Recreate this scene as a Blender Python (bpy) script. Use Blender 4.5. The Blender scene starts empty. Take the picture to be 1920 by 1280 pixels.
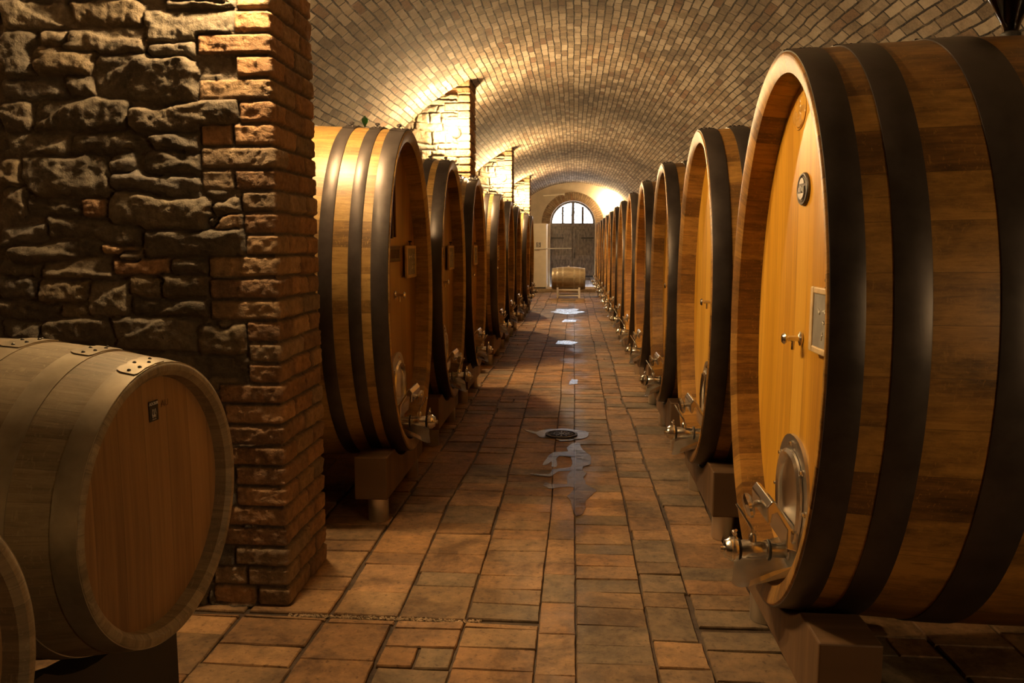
import bpy, bmesh, math, random
import numpy as np
from mathutils import Vector, Matrix
random.seed(7)
PI = math.pi
sc = bpy.context.scene
COL = sc.collection

# ------------------------------------------------------------------ camera, world, exposure
cam_d = bpy.data.cameras.new('camera')
cam_d.sensor_width = 36.0
cam_d.lens = 1500.0 / 1920.0 * 36.0
cam_d.clip_start = 0.05
cam = bpy.data.objects.new('camera', cam_d)
COL.objects.link(cam)
cam.location = (0, 0, 1.5)
cam.rotation_euler = (math.radians(90 - 6.8428), 0, math.radians(4.3907))
sc.camera = cam

w = bpy.data.worlds.new('daylight')
sc.world = w
w.use_nodes = True
w.node_tree.nodes['Background'].inputs[0].default_value = (0.75, 0.86, 1.0, 1)
w.node_tree.nodes['Background'].inputs[1].default_value = 20.0

sc.view_settings.view_transform = 'Standard'
sc.view_settings.look = 'None'
sc.view_settings.gamma = 1
sc.view_settings.use_curve_mapping = False
sc.view_settings.exposure = 0.0
sc.cycles.max_bounces = 8
sc.cycles.diffuse_bounces = 3
sc.cycles.glossy_bounces = 4
sc.cycles.transmission_bounces = 8
sc.cycles.sample_clamp_indirect = 6.0
sc.cycles.sample_clamp_direct = 0
sc.cycles.caustics_reflective = False
sc.cycles.caustics_refractive = False

LAMP_COL = (1.0, 0.66, 0.31)
LAMP_E = 1750.0       # emission strength of the lamp glass
BULB_R = 0.05

# ------------------------------------------------------------------ node helpers
def new_mat(name):
    m = bpy.data.materials.new(name)
    m.use_nodes = True
    nt = m.node_tree
    return m, nt, nt.nodes['Principled BSDF']

def nd(nt, typ, **kw):
    n = nt.nodes.new(typ)
    for k, v in kw.items():
        if k.startswith('i_'):
            n.inputs[k[2:].replace('_', ' ')].default_value = v
        else:
            setattr(n, k, v)
    return n

def math_n(nt, op, a, b=None, c=None):
    n = nt.nodes.new('ShaderNodeMath'); n.operation = op
    for i, v in enumerate((a, b, c)):
        if v is None: continue
        if isinstance(v, (int, float)): n.inputs[i].default_value = v
        else: nt.links.new(v, n.inputs[i])
    return n.outputs[0]

def mix_c(nt, fac, a, b, mode='MIX'):
    n = nt.nodes.new('ShaderNodeMix'); n.data_type = 'RGBA'; n.blend_type = mode
    for sock, v in ((n.inputs[0], fac), (n.inputs[6], a), (n.inputs[7], b)):
        if isinstance(v, (int, float)): sock.default_value = v
        elif isinstance(v, tuple): sock.default_value = v if len(v) == 4 else (*v, 1)
        else: nt.links.new(v, sock)
    return n.outputs[2]

def ramp(nt, fac, stops):
    n = nt.nodes.new('ShaderNodeValToRGB')
    e = n.color_ramp.elements
    while len(e) < len(stops): e.new(0.5)
    for el, (p, c) in zip(e, stops):
        el.position = p; el.color = (*c, 1) if len(c) == 3 else c
    nt.links.new(fac, n.inputs[0])
    return n.outputs[0]

def noise(nt, vec, scale, detail=4, rough=0.55, dist=0.0):
    n = nt.nodes.new('ShaderNodeTexNoise')
    n.inputs['Scale'].default_value = scale
    n.inputs['Detail'].default_value = detail
    n.inputs['Roughness'].default_value = rough
    n.inputs['Distortion'].default_value = dist
    if vec is not None: nt.links.new(vec, n.inputs['Vector'])
    return n.outputs[0]

def mapping(nt, vec, scale=(1, 1, 1), loc=(0, 0, 0), rot=(0, 0, 0)):
    n = nt.nodes.new('ShaderNodeMapping')
    n.inputs['Scale'].default_value = scale
    n.inputs['Location'].default_value = loc
    n.inputs['Rotation'].default_value = rot
    nt.links.new(vec, n.inputs['Vector'])
    return n.outputs[0]

def bump(nt, b, height, strength=0.5, dist=0.01):
    n = nt.nodes.new('ShaderNodeBump')
    n.inputs['Strength'].default_value = strength
    n.inputs['Distance'].default_value = dist
    nt.links.new(height, n.inputs['Height'])
    nt.links.new(n.outputs[0], b.inputs['Normal'])
    return n

def sepxyz(nt, v):
    n = nt.nodes.new('ShaderNodeSeparateXYZ'); nt.links.new(v, n.inputs[0]); return n.outputs

def comb(nt, x, y, z):
    n = nt.nodes.new('ShaderNodeCombineXYZ')
    for i, v in enumerate((x, y, z)):
        if isinstance(v, (int, float)): n.inputs[i].default_value = v
        else: nt.links.new(v, n.inputs[i])
    return n.outputs[0]

def objrand(nt):
    return nt.nodes.new('ShaderNodeObjectInfo').outputs['Random']

def white(nt, v):
    n = nt.nodes.new('ShaderNodeTexWhiteNoise'); n.noise_dimensions = '3D'
    nt.links.new(v, n.inputs['Vector']); return n.outputs[0]

# ------------------------------------------------------------------ materials
M = {}

def mat_stave(name, dark, mid, light, stave_w, rough=0.42, streak=0.55, stain=0.5, seamf=0.6, var=0.45):
    """wood of a round body; UV is (arc length, position along the axis) in metres"""
    m, nt, b = new_mat(name)
    uv = nt.nodes.new('ShaderNodeTexCoord').outputs['UV']
    s = sepxyz(nt, uv)
    ids = math_n(nt, 'FLOOR', math_n(nt, 'DIVIDE', s[0], stave_w))
    oi = objrand(nt)
    rnd = white(nt, comb(nt, ids, math_n(nt, 'MULTIPLY', oi, 40.0), 3.1))
    # grain along the stave
    off = comb(nt, s[0], s[1], math_n(nt, 'MULTIPLY', ids, 1.7))
    gr = noise(nt, mapping(nt, off, (70, 5, 1)), 1.0, 5, 0.65, 0.6)
    bl = noise(nt, mapping(nt, off, (5, 3, 1)), 1.0, 4, 0.6)
    blot = noise(nt, mapping(nt, off, (11, 3.5, 1)), 1.0, 7, 0.75)
    t = math_n(nt, 'ADD', math_n(nt, 'MULTIPLY', rnd, var), math_n(nt, 'MULTIPLY', gr, streak))
    t = math_n(nt, 'ADD', t, math_n(nt, 'MULTIPLY', math_n(nt, 'SUBTRACT', bl, 0.5), 0.5))
    c = ramp(nt, t, [(0.15, dark), (0.5, mid), (0.85, light)])
    st = ramp(nt, blot, [(0.42, (0, 0, 0)), (0.72, (1, 1, 1))])
    c = mix_c(nt, math_n(nt, 'MULTIPLY', st, stain), c, tuple(x * 0.28 for x in dark))
    fr = math_n(nt, 'ABSOLUTE', math_n(nt, 'SUBTRACT', math_n(nt, 'FRACT', math_n(nt, 'DIVIDE', s[0], stave_w)), 0.5))
    seam = math_n(nt, 'GREATER_THAN', fr, 0.5 - 0.0014 / stave_w)
    # medullary flecks and fine checks in the oak
    fk = noise(nt, mapping(nt, off, (40, 90, 1), rot=(0, 0, 0.5)), 1.0, 3, 0.6, 1.2)
    fkm = ramp(nt, fk, [(0.60, (0, 0, 0)), (0.66, (1, 1, 1))])
    c = mix_c(nt, math_n(nt, 'MULTIPLY', fkm, 0.42), c, light)
    ck = ramp(nt, noise(nt, mapping(nt, off, (150, 7, 1)), 1.0, 4, 0.6), [(0.62, (0, 0, 0)), (0.70, (1, 1, 1))])
    c = mix_c(nt, math_n(nt, 'MULTIPLY', ck, 0.45), c, tuple(x * 0.35 for x in dark))
    c = mix_c(nt, math_n(nt, 'MULTIPLY', seam, seamf), c, tuple(x * 0.2 for x in dark))
    nt.links.new(c, b.inputs['Base Color'])
    b.inputs['Roughness'].default_value = rough
    h = math_n(nt, 'SUBTRACT', math_n(nt, 'MULTIPLY', gr, 0.5), seam)
    bump(nt, b, h, 0.35, 0.004)
    return m

M['stave'] = mat_stave('cask_stave_oak', (0.09, 0.046, 0.015), (0.28, 0.158, 0.045), (0.46, 0.285, 0.09), 0.135, 0.4, 0.8, 0.7, 0.35)
M['stave_dark'] = mat_stave('old_cask_stave_oak', (0.06, 0.027, 0.009), (0.215, 0.10, 0.023), (0.42, 0.215, 0.047), 0.135, 0.38, 0.85, 0.85, 0.35)
M['weathered'] = mat_stave('barrel_oak_weathered', (0.13, 0.095, 0.055), (0.29, 0.22, 0.13), (0.40, 0.32, 0.20), 0.075, 0.6, 0.75, 0.6, 0.2, 0.2)

def mat_head(name, dark, mid, light, plank, rough=0.4, plank_var=0.5):
    m, nt, b = new_mat(name)
    ob = nt.nodes.new('ShaderNodeTexCoord').outputs['Object']
    s = sepxyz(nt, ob)
    ids = math_n(nt, 'FLOOR', math_n(nt, 'DIVIDE', math_n(nt, 'ADD', s[1], 0.03), plank))
    oi = math_n(nt, 'MULTIPLY', objrand(nt), 37.0)
    rnd = white(nt, comb(nt, ids, oi, 0.3))
    v = comb(nt, math_n(nt, 'ADD', s[1], oi), math_n(nt, 'MULTIPLY', ids, 3.3), s[2])
    gr = noise(nt, mapping(nt, v, (60, 1, 2.2)), 1.0, 6, 0.62, 0.5)
    st = noise(nt, mapping(nt, v, (16, 1, 0.9)), 1.0, 3, 0.5, 0.3)
    t = math_n(nt, 'ADD', math_n(nt, 'MULTIPLY', rnd, plank_var), math_n(nt, 'MULTIPLY', gr, 0.75))
    t = math_n(nt, 'SUBTRACT', t, 0.10)
    t = math_n(nt, 'ADD', t, math_n(nt, 'MULTIPLY', math_n(nt, 'SUBTRACT', st, 0.5), 0.55))
    c = ramp(nt, t, [(0.12, dark), (0.5, mid), (0.9, light)])
    fr = math_n(nt, 'ABSOLUTE', math_n(nt, 'SUBTRACT', math_n(nt, 'FRACT', math_n(nt, 'DIVIDE', math_n(nt, 'ADD', s[1], 0.03), plank)), 0.5))
    seam = math_n(nt, 'GREATER_THAN', fr, 0.5 - 0.001 / plank)
    c = mix_c(nt, math_n(nt, 'MULTIPLY', seam, 0.5), c, tuple(x * 0.3 for x in dark))
    run = ramp(nt, noise(nt, mapping(nt, v, (30, 1, 1.1)), 1.0, 4, 0.6, 0.2), [(0.60, (0, 0, 0)), (0.74, (1, 1, 1))])
    c = mix_c(nt, math_n(nt, 'MULTIPLY', run, 0.45), c, tuple(x * 0.7 for x in dark))
    nt.links.new(c, b.inputs['Base Color'])
    b.inputs['Roughness'].default_value = rough
    bump(nt, b, math_n(nt, 'SUBTRACT', math_n(nt, 'MULTIPLY', gr, 0.4), seam), 0.3, 0.003)
    return m

M['head'] = mat_head('cask_head_oak', (0.37, 0.165, 0.013), (0.61, 0.305, 0.024), (0.72, 0.41, 0.06), 0.125)
M['head_shaded'] = mat_head('shaded_cask_head_oak', (0.17, 0.08, 0.016), (0.29, 0.145, 0.028), (0.38, 0.205, 0.05), 0.125)  # head oak darkened, the left row's shade is put into its colour
M['barrel_head'] = mat_head('barrel_head_oak', (0.15, 0.078, 0.032), (0.29, 0.16, 0.066), (0.38, 0.22, 0.10), 0.1, 0.5)
M['beam'] = mat_head('cradle_timber', (0.06, 0.03, 0.013), (0.13, 0.07, 0.03), (0.2, 0.11, 0.05), 0.3, 0.6)
M['crest'] = mat_head('carved_oak', (0.36, 0.175, 0.03), (0.56, 0.31, 0.06), (0.66, 0.42, 0.12), 0.125, 0.35)
M['brown_plate'] = mat_head('brown_carved_plate', (0.05, 0.02, 0.008), (0.09, 0.04, 0.014), (0.15, 0.07, 0.025), 0.05, 0.5)

def mat_simple(name, col, rough, metal=0.0, nscale=0, namt=0.3, bumpd=0.0, coord='Object', sc3=(1, 1, 1)):
    m, nt, b = new_mat(name)
    b.inputs['Roughness'].default_value = rough
    b.inputs['Metallic'].default_value = metal
    b.inputs['Base Color'].default_value = (*col, 1)
    if nscale:
        tc = nt.nodes.new('ShaderNodeTexCoord').outputs[coord]
        n = noise(nt, mapping(nt, tc, sc3), nscale, 5, 0.6)
        c = ramp(nt, n, [(0.3, tuple(x * (1 - namt) for x in col)), (0.7, tuple(min(1, x * (1 + namt)) for x in col))])
        nt.links.new(c, b.inputs['Base Color'])
        r = math_n(nt, 'ADD', math_n(nt, 'MULTIPLY', n, 0.25), rough - 0.12)
        nt.links.new(r, b.inputs['Roughness'])
        if bumpd: bump(nt, b, n, 0.5, bumpd)
    return m

M['hoop'] = mat_simple('dark_hoop_steel', (0.062, 0.05, 0.045), 0.40, 0.55, 9, 0.25, 0.002)
M['zinc_hoop'] = mat_simple('weathered_zinc_hoop', (0.30, 0.25, 0.175), 0.45, 0.4, 7, 0.4, 0.002)
M['steel'] = mat_simple('brushed_stainless_steel', (0.76, 0.73, 0.68), 0.21, 1.0)
M['steel_dark'] = mat_simple('worn_stainless_steel', (0.62, 0.58, 0.52), 0.34, 0.95)
M['rubber'] = mat_simple('black_rubber', (0.02, 0.018, 0.016), 0.6)
M['slate'] = mat_simple('grey_slate', (0.22, 0.20, 0.175), 0.5, 0, 20, 0.25)
M['slate_wood'] = mat_simple('pale_slate_frame', (0.52, 0.37, 0.19), 0.55, 0, 25, 0.2)
M['chalk'] = mat_simple('chalk', (0.72, 0.68, 0.6), 0.9)
M['pewter'] = mat_simple('dark_pewter', (0.10, 0.09, 0.08), 0.4, 0.7, 30, 0.3)
M['silver'] = mat_simple('pale_badge_metal', (0.5, 0.48, 0.46), 0.45, 0.5, 40, 0.3)
M['white_paint'] = mat_simple('cream_paint', (0.74, 0.66, 0.52), 0.6, 0, 6, 0.06)
M['rack_white'] = mat_simple('pale_rack_paint', (0.7, 0.66, 0.6), 0.5)
M['plaster'] = mat_simple('cream_plaster', (0.66, 0.56, 0.42), 0.85, 0, 3, 0.12, 0.01)
M['door_wood'] = mat_simple('aged_dark_door_wood', (0.11, 0.088, 0.078), 0.45, 0, 9, 0.7, 0.01, sc3=(2.2, 1, 0.8))
M['iron'] = mat_simple('black_iron', (0.03, 0.027, 0.025), 0.5, 0.6)
M['black_sticker'] = mat_simple('black_sticker', (0.012, 0.012, 0.012), 0.35)
M['white_ink'] = mat_simple('white_ink', (0.75, 0.72, 0.68), 0.6)
M['pencil'] = mat_simple('pencil_mark', (0.14, 0.07, 0.03), 0.7)
M['drain'] = mat_simple('cast_iron_drain', (0.05, 0.042, 0.036), 0.45, 0.6, 20, 0.3)
M['pebble'] = mat_simple('pale_grit', (0.35, 0.25, 0.15), 0.8, 0, 12, 0.35)
M['cork'] = mat_simple('silicone_bung', (0.5, 0.45, 0.36), 0.5)
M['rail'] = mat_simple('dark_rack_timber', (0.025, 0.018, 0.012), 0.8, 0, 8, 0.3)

def mat_glass(name, col, rough=0.03):
    m, nt, b = new_mat(name)
    b.inputs['Base Color'].default_value = (*col, 1)
    b.inputs['Transmission Weight'].default_value = 1.0
    b.inputs['Roughness'].default_value = rough
    b.inputs['IOR'].default_value = 1.45
    return m
M['green_glass'] = mat_glass('green_glass', (0.08, 0.35, 0.07))
M['dark_glass'] = mat_glass('smoky_glass', (0.16, 0.12, 0.09))
M['wine'] = mat_simple('dark_wine', (0.012, 0.003, 0.003), 0.15)
m, nt, b = new_mat('window_glass')
nt.nodes.remove(b)
tr = nt.nodes.new('ShaderNodeBsdfTransparent'); gl = nt.nodes.new('ShaderNodeBsdfGlossy'); gl.inputs['Roughness'].default_value = 0.05
mx = nt.nodes.new('ShaderNodeMixShader'); mx.inputs[0].default_value = 0.08
nt.links.new(tr.outputs[0], mx.inputs[1]); nt.links.new(gl.outputs[0], mx.inputs[2])
nt.links.new(mx.outputs[0], nt.nodes['Material Output'].inputs['Surface'])
M['pane'] = m

m, nt, b = new_mat('lamp_glass')
b.inputs['Base Color'].default_value = (0.9, 0.85, 0.75, 1)
b.inputs['Emission Color'].default_value = (*LAMP_COL, 1)
b.inputs['Emission Strength'].default_value = LAMP_E
M['lamp'] = m
md = m.copy(); md.name = 'lamp_glass_dim'; md.node_tree.nodes['Principled BSDF'].inputs['Emission Strength'].default_value = 560
M['lamp_dim'] = md
mb = m.copy(); mb.name = 'lamp_glass_bright'; mb.node_tree.nodes['Principled BSDF'].inputs['Emission Strength'].default_value = 2500
M['lamp_bright'] = mb

# water film / puddle
m, nt, b = new_mat('water_film')
tc = nt.nodes.new('ShaderNodeTexCoord').outputs['Object']
nt.nodes.remove(b)
tr = nt.nodes.new('ShaderNodeBsdfTransparent'); tr.inputs[0].default_value = (0.62, 0.56, 0.50, 1)
gl = nt.nodes.new('ShaderNodeBsdfGlossy'); gl.inputs['Roughness'].default_value = 0.27
bp = nt.nodes.new('ShaderNodeBump'); bp.inputs['Strength'].default_value = 0.2; bp.inputs['Distance'].default_value = 0.012
nt.links.new(noise(nt, tc, 26, 3, 0.6), bp.inputs['Height'])
nt.links.new(bp.outputs[0], gl.inputs['Normal'])
fr = nt.nodes.new('ShaderNodeFresnel'); fr.inputs['IOR'].default_value = 1.5
patch = ramp(nt, noise(nt, tc, 9, 5, 0.7), [(0.36, (0.35, 0.35, 0.35)), (0.50, (1, 1, 1))])
fac = math_n(nt, 'MINIMUM', math_n(nt, 'MULTIPLY', math_n(nt, 'MULTIPLY', fr.outputs[0], 1.5), sepxyz(nt, patch)[0]), 1.0)
mx = nt.nodes.new('ShaderNodeMixShader')
nt.links.new(fac, mx.inputs[0]); nt.links.new(tr.outputs[0], mx.inputs[1]); nt.links.new(gl.outputs[0], mx.inputs[2])
nt.links.new(mx.outputs[0], nt.nodes['Material Output'].inputs['Surface'])
M['water'] = m

# painted-colour masonry driven by each stone's own colour
def mat_masonry(name, rough=0.85, nsc=30, bd=0.014):
    m, nt, b = new_mat(name)
    at = nt.nodes.new('ShaderNodeAttribute'); at.attribute_name = 'own_colour'
    tc = nt.nodes.new('ShaderNodeTexCoord').outputs['Object']
    n1 = noise(nt, tc, nsc, 8, 0.68)
    n2 = noise(nt, tc, nsc * 0.22, 5, 0.6)
    c = mix_c(nt, 1.0, at.outputs['Color'], ramp(nt, n1, [(0.3, (0.62, 0.60, 0.58)), (0.7, (1.28, 1.25, 1.2))]), 'MULTIPLY')
    c = mix_c(nt, 1.0, c, ramp(nt, n2, [(0.3, (0.72, 0.72, 0.74)), (0.7, (1.2, 1.18, 1.12))]), 'MULTIPLY')
    nt.links.new(c, b.inputs['Base Color'])
    b.inputs['Roughness'].default_value = rough
    n3 = noise(nt, tc, nsc * 3.2, 4, 0.6)
    bump(nt, b, math_n(nt, 'ADD', math_n(nt, 'MULTIPLY', n1, 0.75), math_n(nt, 'MULTIPLY', n3, 0.25)), 1.0, bd)
    return m
M['masonry'] = mat_masonry('rubble_stone_and_brick')
m = mat_masonry('terracotta_floor_tile', 0.62, 16, 0.006)
nt = m.node_tree; b = nt.nodes['Principled BSDF']
geo = nt.nodes.new('ShaderNodeTexCoord').outputs['Object']
s = sepxyz(nt, geo)
# damp runs along the gutter: smoother, darker
gx = math_n(nt, 'ABSOLUTE', math_n(nt, 'SUBTRACT', s[0], 0.02))
nz = noise(nt, mapping(nt, geo, (1, 0.5, 1)), 3.0, 5, 0.6)
damp = math_n(nt, 'SUBTRACT', math_n(nt, 'ADD', nz, 0.02), math_n(nt, 'MULTIPLY', gx, 0.9))
damp = ramp(nt, damp, [(0.40, (0, 0, 0)), (0.56, (1, 1, 1))])
old = b.inputs['Base Color'].links[0].from_socket
nt.links.new(mix_c(nt, math_n(nt, 'MULTIPLY', damp, 0.6), old, mix_c(nt, 1.0, old, (0.55, 0.52, 0.46), 'MULTIPLY')), b.inputs['Base Color'])
nr = noise(nt, geo, 9, 4, 0.6)
r = math_n(nt, 'SUBTRACT', math_n(nt, 'ADD', math_n(nt, 'MULTIPLY', nr, 0.3), 0.46), math_n(nt, 'MULTIPLY', damp, 0.22))
old = b.inputs['Base Color'].links[0].from_socket
gm = ramp(nt, noise(nt, geo, 2.6, 6, 0.7, 0.4), [(0.38, (1.15, 1.12, 1.08)), (0.50, (0.95, 0.94, 0.92)), (0.64, (0.42, 0.38, 0.33))])
pits = ramp(nt, noise(nt, geo, 38, 5, 0.72), [(0.55, (1, 1, 1)), (0.68, (0.42, 0.38, 0.35))])
nt.links.new(mix_c(nt, 1.0, mix_c(nt, 1.0, old, gm, 'MULTIPLY'), pits, 'MULTIPLY'), b.inputs['Base Color'])
nt.links.new(r, b.inputs['Roughness'])
M['tile'] = m

# vault brick, UV in metres (u along the aisle, v around the arch)
def mat_brick(name, c1, c2, mortar, bw, bh, msize, warp=0.012, patch=True, bd=0.03):
    m, nt, b = new_mat(name)
    uv = nt.nodes.new('ShaderNodeTexCoord').outputs['UV']
    nv = nt.nodes.new('ShaderNodeTexNoise'); nv.inputs['Scale'].default_value = 3.0; nv.inputs['Detail'].default_value = 3
    nt.links.new(uv, nv.inputs['Vector'])
    vm = nt.nodes.new('ShaderNodeVectorMath'); vm.operation = 'MULTIPLY_ADD'
    nt.links.new(nv.outputs['Color'], vm.inputs[0]); vm.inputs[1].default_value = (warp * 3, warp * 2.4, 0); nt.links.new(uv, vm.inputs[2])
    nv2 = nt.nodes.new('ShaderNodeTexNoise'); nv2.inputs['Scale'].default_value = 30.0; nv2.inputs['Detail'].default_value = 2
    nt.links.new(uv, nv2.inputs['Vector'])
    vm2 = nt.nodes.new('ShaderNodeVectorMath'); vm2.operation = 'MULTIPLY_ADD'
    nt.links.new(nv2.outputs['Color'], vm2.inputs[0]); vm2.inputs[1].default_value = (warp * .35, warp * .35, 0); nt.links.new(vm.outputs[0], vm2.inputs[2])
    v = vm2.outputs[0]
    br = nt.nodes.new('ShaderNodeTexBrick')
    nt.links.new(v, br.inputs['Vector'])
    br.inputs['Scale'].default_value = 1.0
    br.inputs['Brick Width'].default_value = bw
    br.inputs['Row Height'].default_value = bh
    br.inputs['Mortar Size'].default_value = msize
    br.inputs['Mortar Smooth'].default_value = 0.25
    br.inputs['Bias'].default_value = 0.0
    br.inputs['Color1'].default_value = (0, 0, 0, 1); br.inputs['Color2'].default_value = (1, 1, 1, 1)
    br.inputs['Mortar'].default_value = (0.5, 0.5, 0.5, 1)
    rnd = sepxyz(nt, br.outputs['Color'])[0]
    big = noise(nt, uv, 0.9, 4, 0.6)
    mid_ = noise(nt, uv, 6, 5, 0.65)
    fine = noise(nt, uv, 75, 5, 0.7)
    t = math_n(nt, 'ADD', math_n(nt, 'MULTIPLY', rnd, 0.24), math_n(nt, 'MULTIPLY', big, 1.0))
    t = math_n(nt, 'SUBTRACT', t, 0.12)
    c = ramp(nt, t, [(0.2, c1), (0.8, c2)])
    c = mix_c(nt, 1.0, c, ramp(nt, mid_, [(0.3, (0.6, 0.58, 0.55)), (0.7, (1.25, 1.22, 1.2))]), 'MULTIPLY')
    c = mix_c(nt, 1.0, c, ramp(nt, fine, [(0.34, (0.62, 0.60, 0.58)), (0.66, (1.25, 1.24, 1.22))]), 'MULTIPLY')
    odd = ramp(nt, rnd, [(0.0, (1.05, 0.84, 0.70)), (0.05, (1.05, 0.86, 0.74)), (0.09, (1, 1, 1)), (0.86, (1, 1, 1)), (0.9, (0.62, 0.56, 0.5))])
    c = mix_c(nt, 1.0, c, odd, 'MULTIPLY')
    if patch:
        sx = sepxyz(nt, uv)
        pn = noise(nt, uv, 1.7, 5, 0.7)
        pal = ramp(nt, math_n(nt, 'ADD', math_n(nt, 'MULTIPLY', rnd, 0.35), pn), [(0.62, (0, 0, 0)), (0.86, (1, 1, 1))])
        c = mix_c(nt, math_n(nt, 'MULTIPLY', pal, 0.5), c, (0.50, 0.43, 0.34))
        dk = ramp(nt, noise(nt, mapping(nt, uv, (0.7, 1.3, 1), (4, 2, 0)), 2.1, 6, 0.72), [(0.52, (0, 0, 0)), (0.68, (1, 1, 1))])
        c = mix_c(nt, math_n(nt, 'MULTIPLY', dk, 0.6), c, (0.10, 0.075, 0.055))
    jn = ramp(nt, noise(nt, mapping(nt, uv, (1, 1, 1), (9, 3, 0)), 5.0, 4, 0.7), [(0.30, (0.35, 0.35, 0.35)), (0.52, (1, 1, 1))])
    fac_m = math_n(nt, 'MULTIPLY', br.outputs['Fac'], sepxyz(nt, jn)[0])
    c = mix_c(nt, fac_m, c, mortar)
    nt.links.new(c, b.inputs['Base Color'])
    b.inputs['Roughness'].default_value = 0.88
    h = math_n(nt, 'SUBTRACT', math_n(nt, 'ADD', math_n(nt, 'MULTIPLY', mid_, 0.35), math_n(nt, 'MULTIPLY', rnd, 0.35)), fac_m)
    bump(nt, b, h, 1.0, bd)
    return m
M['vault'] = mat_brick('vault_brick', (0.085, 0.062, 0.042), (0.33, 0.26, 0.18), (0.010, 0.007, 0.005), 0.235, 0.070, 0.0068, 0.014)
M['side_brick'] = mat_brick('side_wall_brick', (0.16, 0.10, 0.06), (0.34, 0.24, 0.15), (0.05, 0.035, 0.025), 0.27, 0.075, 0.009)
M['arch_brick'] = mat_brick('arch_trim_brick', (0.26, 0.18, 0.11), (0.42, 0.31, 0.19), (0.10, 0.07, 0.05), 0.30, 0.07, 0.006, 0.002, False, 0.01)

# ------------------------------------------------------------------ mesh helpers
def T(loc=(0, 0, 0), rot=(0, 0, 0)):
    return Matrix.Translation(Vector(loc)) @ Matrix.Rotation(rot[2], 4, 'Z') @ Matrix.Rotation(rot[1], 4, 'Y') @ Matrix.Rotation(rot[0], 4, 'X')

def obj(name, data, mat, parent=None, smooth=True, bevel=0):
    if isinstance(data, bmesh.types.BMesh):
        me = bpy.data.meshes.new(name)
        bmesh.ops.recalc_face_normals(data, faces=data.faces)
        data.to_mesh(me); data.free()
    else:
        me = data
    if mat is not None and not me.materials: me.materials.append(mat)
    if smooth:
        me.shade_smooth()
        try: me.set_sharp_from_angle(angle=math.radians(38))
        except Exception: pass
    o = bpy.data.objects.new(name, me); COL.objects.link(o)
    if parent is not None: o.parent = parent
    if bevel:
        md = o.modifiers.new('bevel', 'BEVEL'); md.width = bevel; md.segments = 2; md.limit_method = 'ANGLE'
    return o

def empty(name, loc=(0, 0, 0), rz=0):
    o = bpy.data.objects.new(name, None); COL.objects.link(o)
    o.location = loc; o.rotation_euler = (0, 0, rz); o.empty_display_size = 0.1
    return o

def tag(o, label=None, cat=None, group=None, kind=None):
    if label: o['label'] = label
    if cat: o['category'] = cat
    if group: o['group'] = group
    if kind: o['kind'] = kind
    return o

def add_box(bm, size, mtx=Matrix()):
    r = bmesh.ops.create_cube(bm, size=1.0)
    bmesh.ops.scale(bm, vec=size, verts=r['verts'])
    bmesh.ops.transform(bm, matrix=mtx, verts=r['verts'])

def add_cyl(bm, r1, r2, h, mtx=Matrix(), seg=24):
    r = bmesh.ops.create_cone(bm, cap_ends=True, segments=seg, radius1=r1, radius2=r2, depth=h)
    bmesh.ops.transform(bm, matrix=mtx, verts=r['verts'])

def add_lathe(bm, prof, mtx=Matrix(), seg=28):
    """profile (r, h) around local z"""
    rings = []
    for r, h in prof:
        if r < 1e-5:
            rings.append([bm.verts.new(mtx @ Vector((0, 0, h)))])
        else:
            rings.append([bm.verts.new(mtx @ Vector((r * math.cos(2 * PI * i / seg), r * math.sin(2 * PI * i / seg), h))) for i in range(seg)])
    for a, c in zip(rings[:-1], rings[1:]):
        for i in range(seg):
            j = (i + 1) % seg
            if len(a) == 1 and len(c) == 1: continue
            if len(a) == 1: bm.faces.new((a[0], c[i], c[j]))
            elif len(c) == 1: bm.faces.new((a[i], c[0], a[j]))
            else: bm.faces.new((a[i], c[i], c[j], a[j]))
    return bm

def add_tube(bm, pts, rad, seg=8, caps=True):
    pts = [Vector(p) for p in pts]
    rings = []
    up = Vector((0, 0, 1))
    for i, p in enumerate(pts):
        d = (pts[min(i + 1, len(pts) - 1)] - pts[max(i - 1, 0)]).normalized()
        a = d.cross(up)
        if a.length < 0.05: a = d.cross(Vector((0, 1, 0)))
        a.normalize(); c = d.cross(a).normalized()
        r = rad[i] if isinstance(rad, (list, tuple)) else rad
        rings.append([bm.verts.new(p + a * r * math.cos(2 * PI * k / seg) + c * r * math.sin(2 * PI * k / seg)) for k in range(seg)])
    for A, B in zip(rings[:-1], rings[1:]):
        for k in range(seg):
            bm.faces.new((A[k], A[(k + 1) % seg], B[(k + 1) % seg], B[k]))
    if caps:
        bm.faces.new(rings[0]); bm.faces.new(rings[-1])

def add_prism(bm, poly, x0, x1, mtx=Matrix()):
    """poly in (y, z), extruded along x"""
    A = [bm.verts.new(mtx @ Vector((x0, y, z))) for y, z in poly]
    B = [bm.verts.new(mtx @ Vector((x1, y, z))) for y, z in poly]
    n = len(poly)
    bm.faces.new(A); bm.faces.new(B)
    for i in range(n):
        bm.faces.new((A[i], A[(i + 1) % n], B[(i + 1) % n], B[i]))

def NB(): return bmesh.new()
XM = T(rot=(0, -PI / 2, 0))     # lathe axis z -> local -x (towards the aisle)

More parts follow.
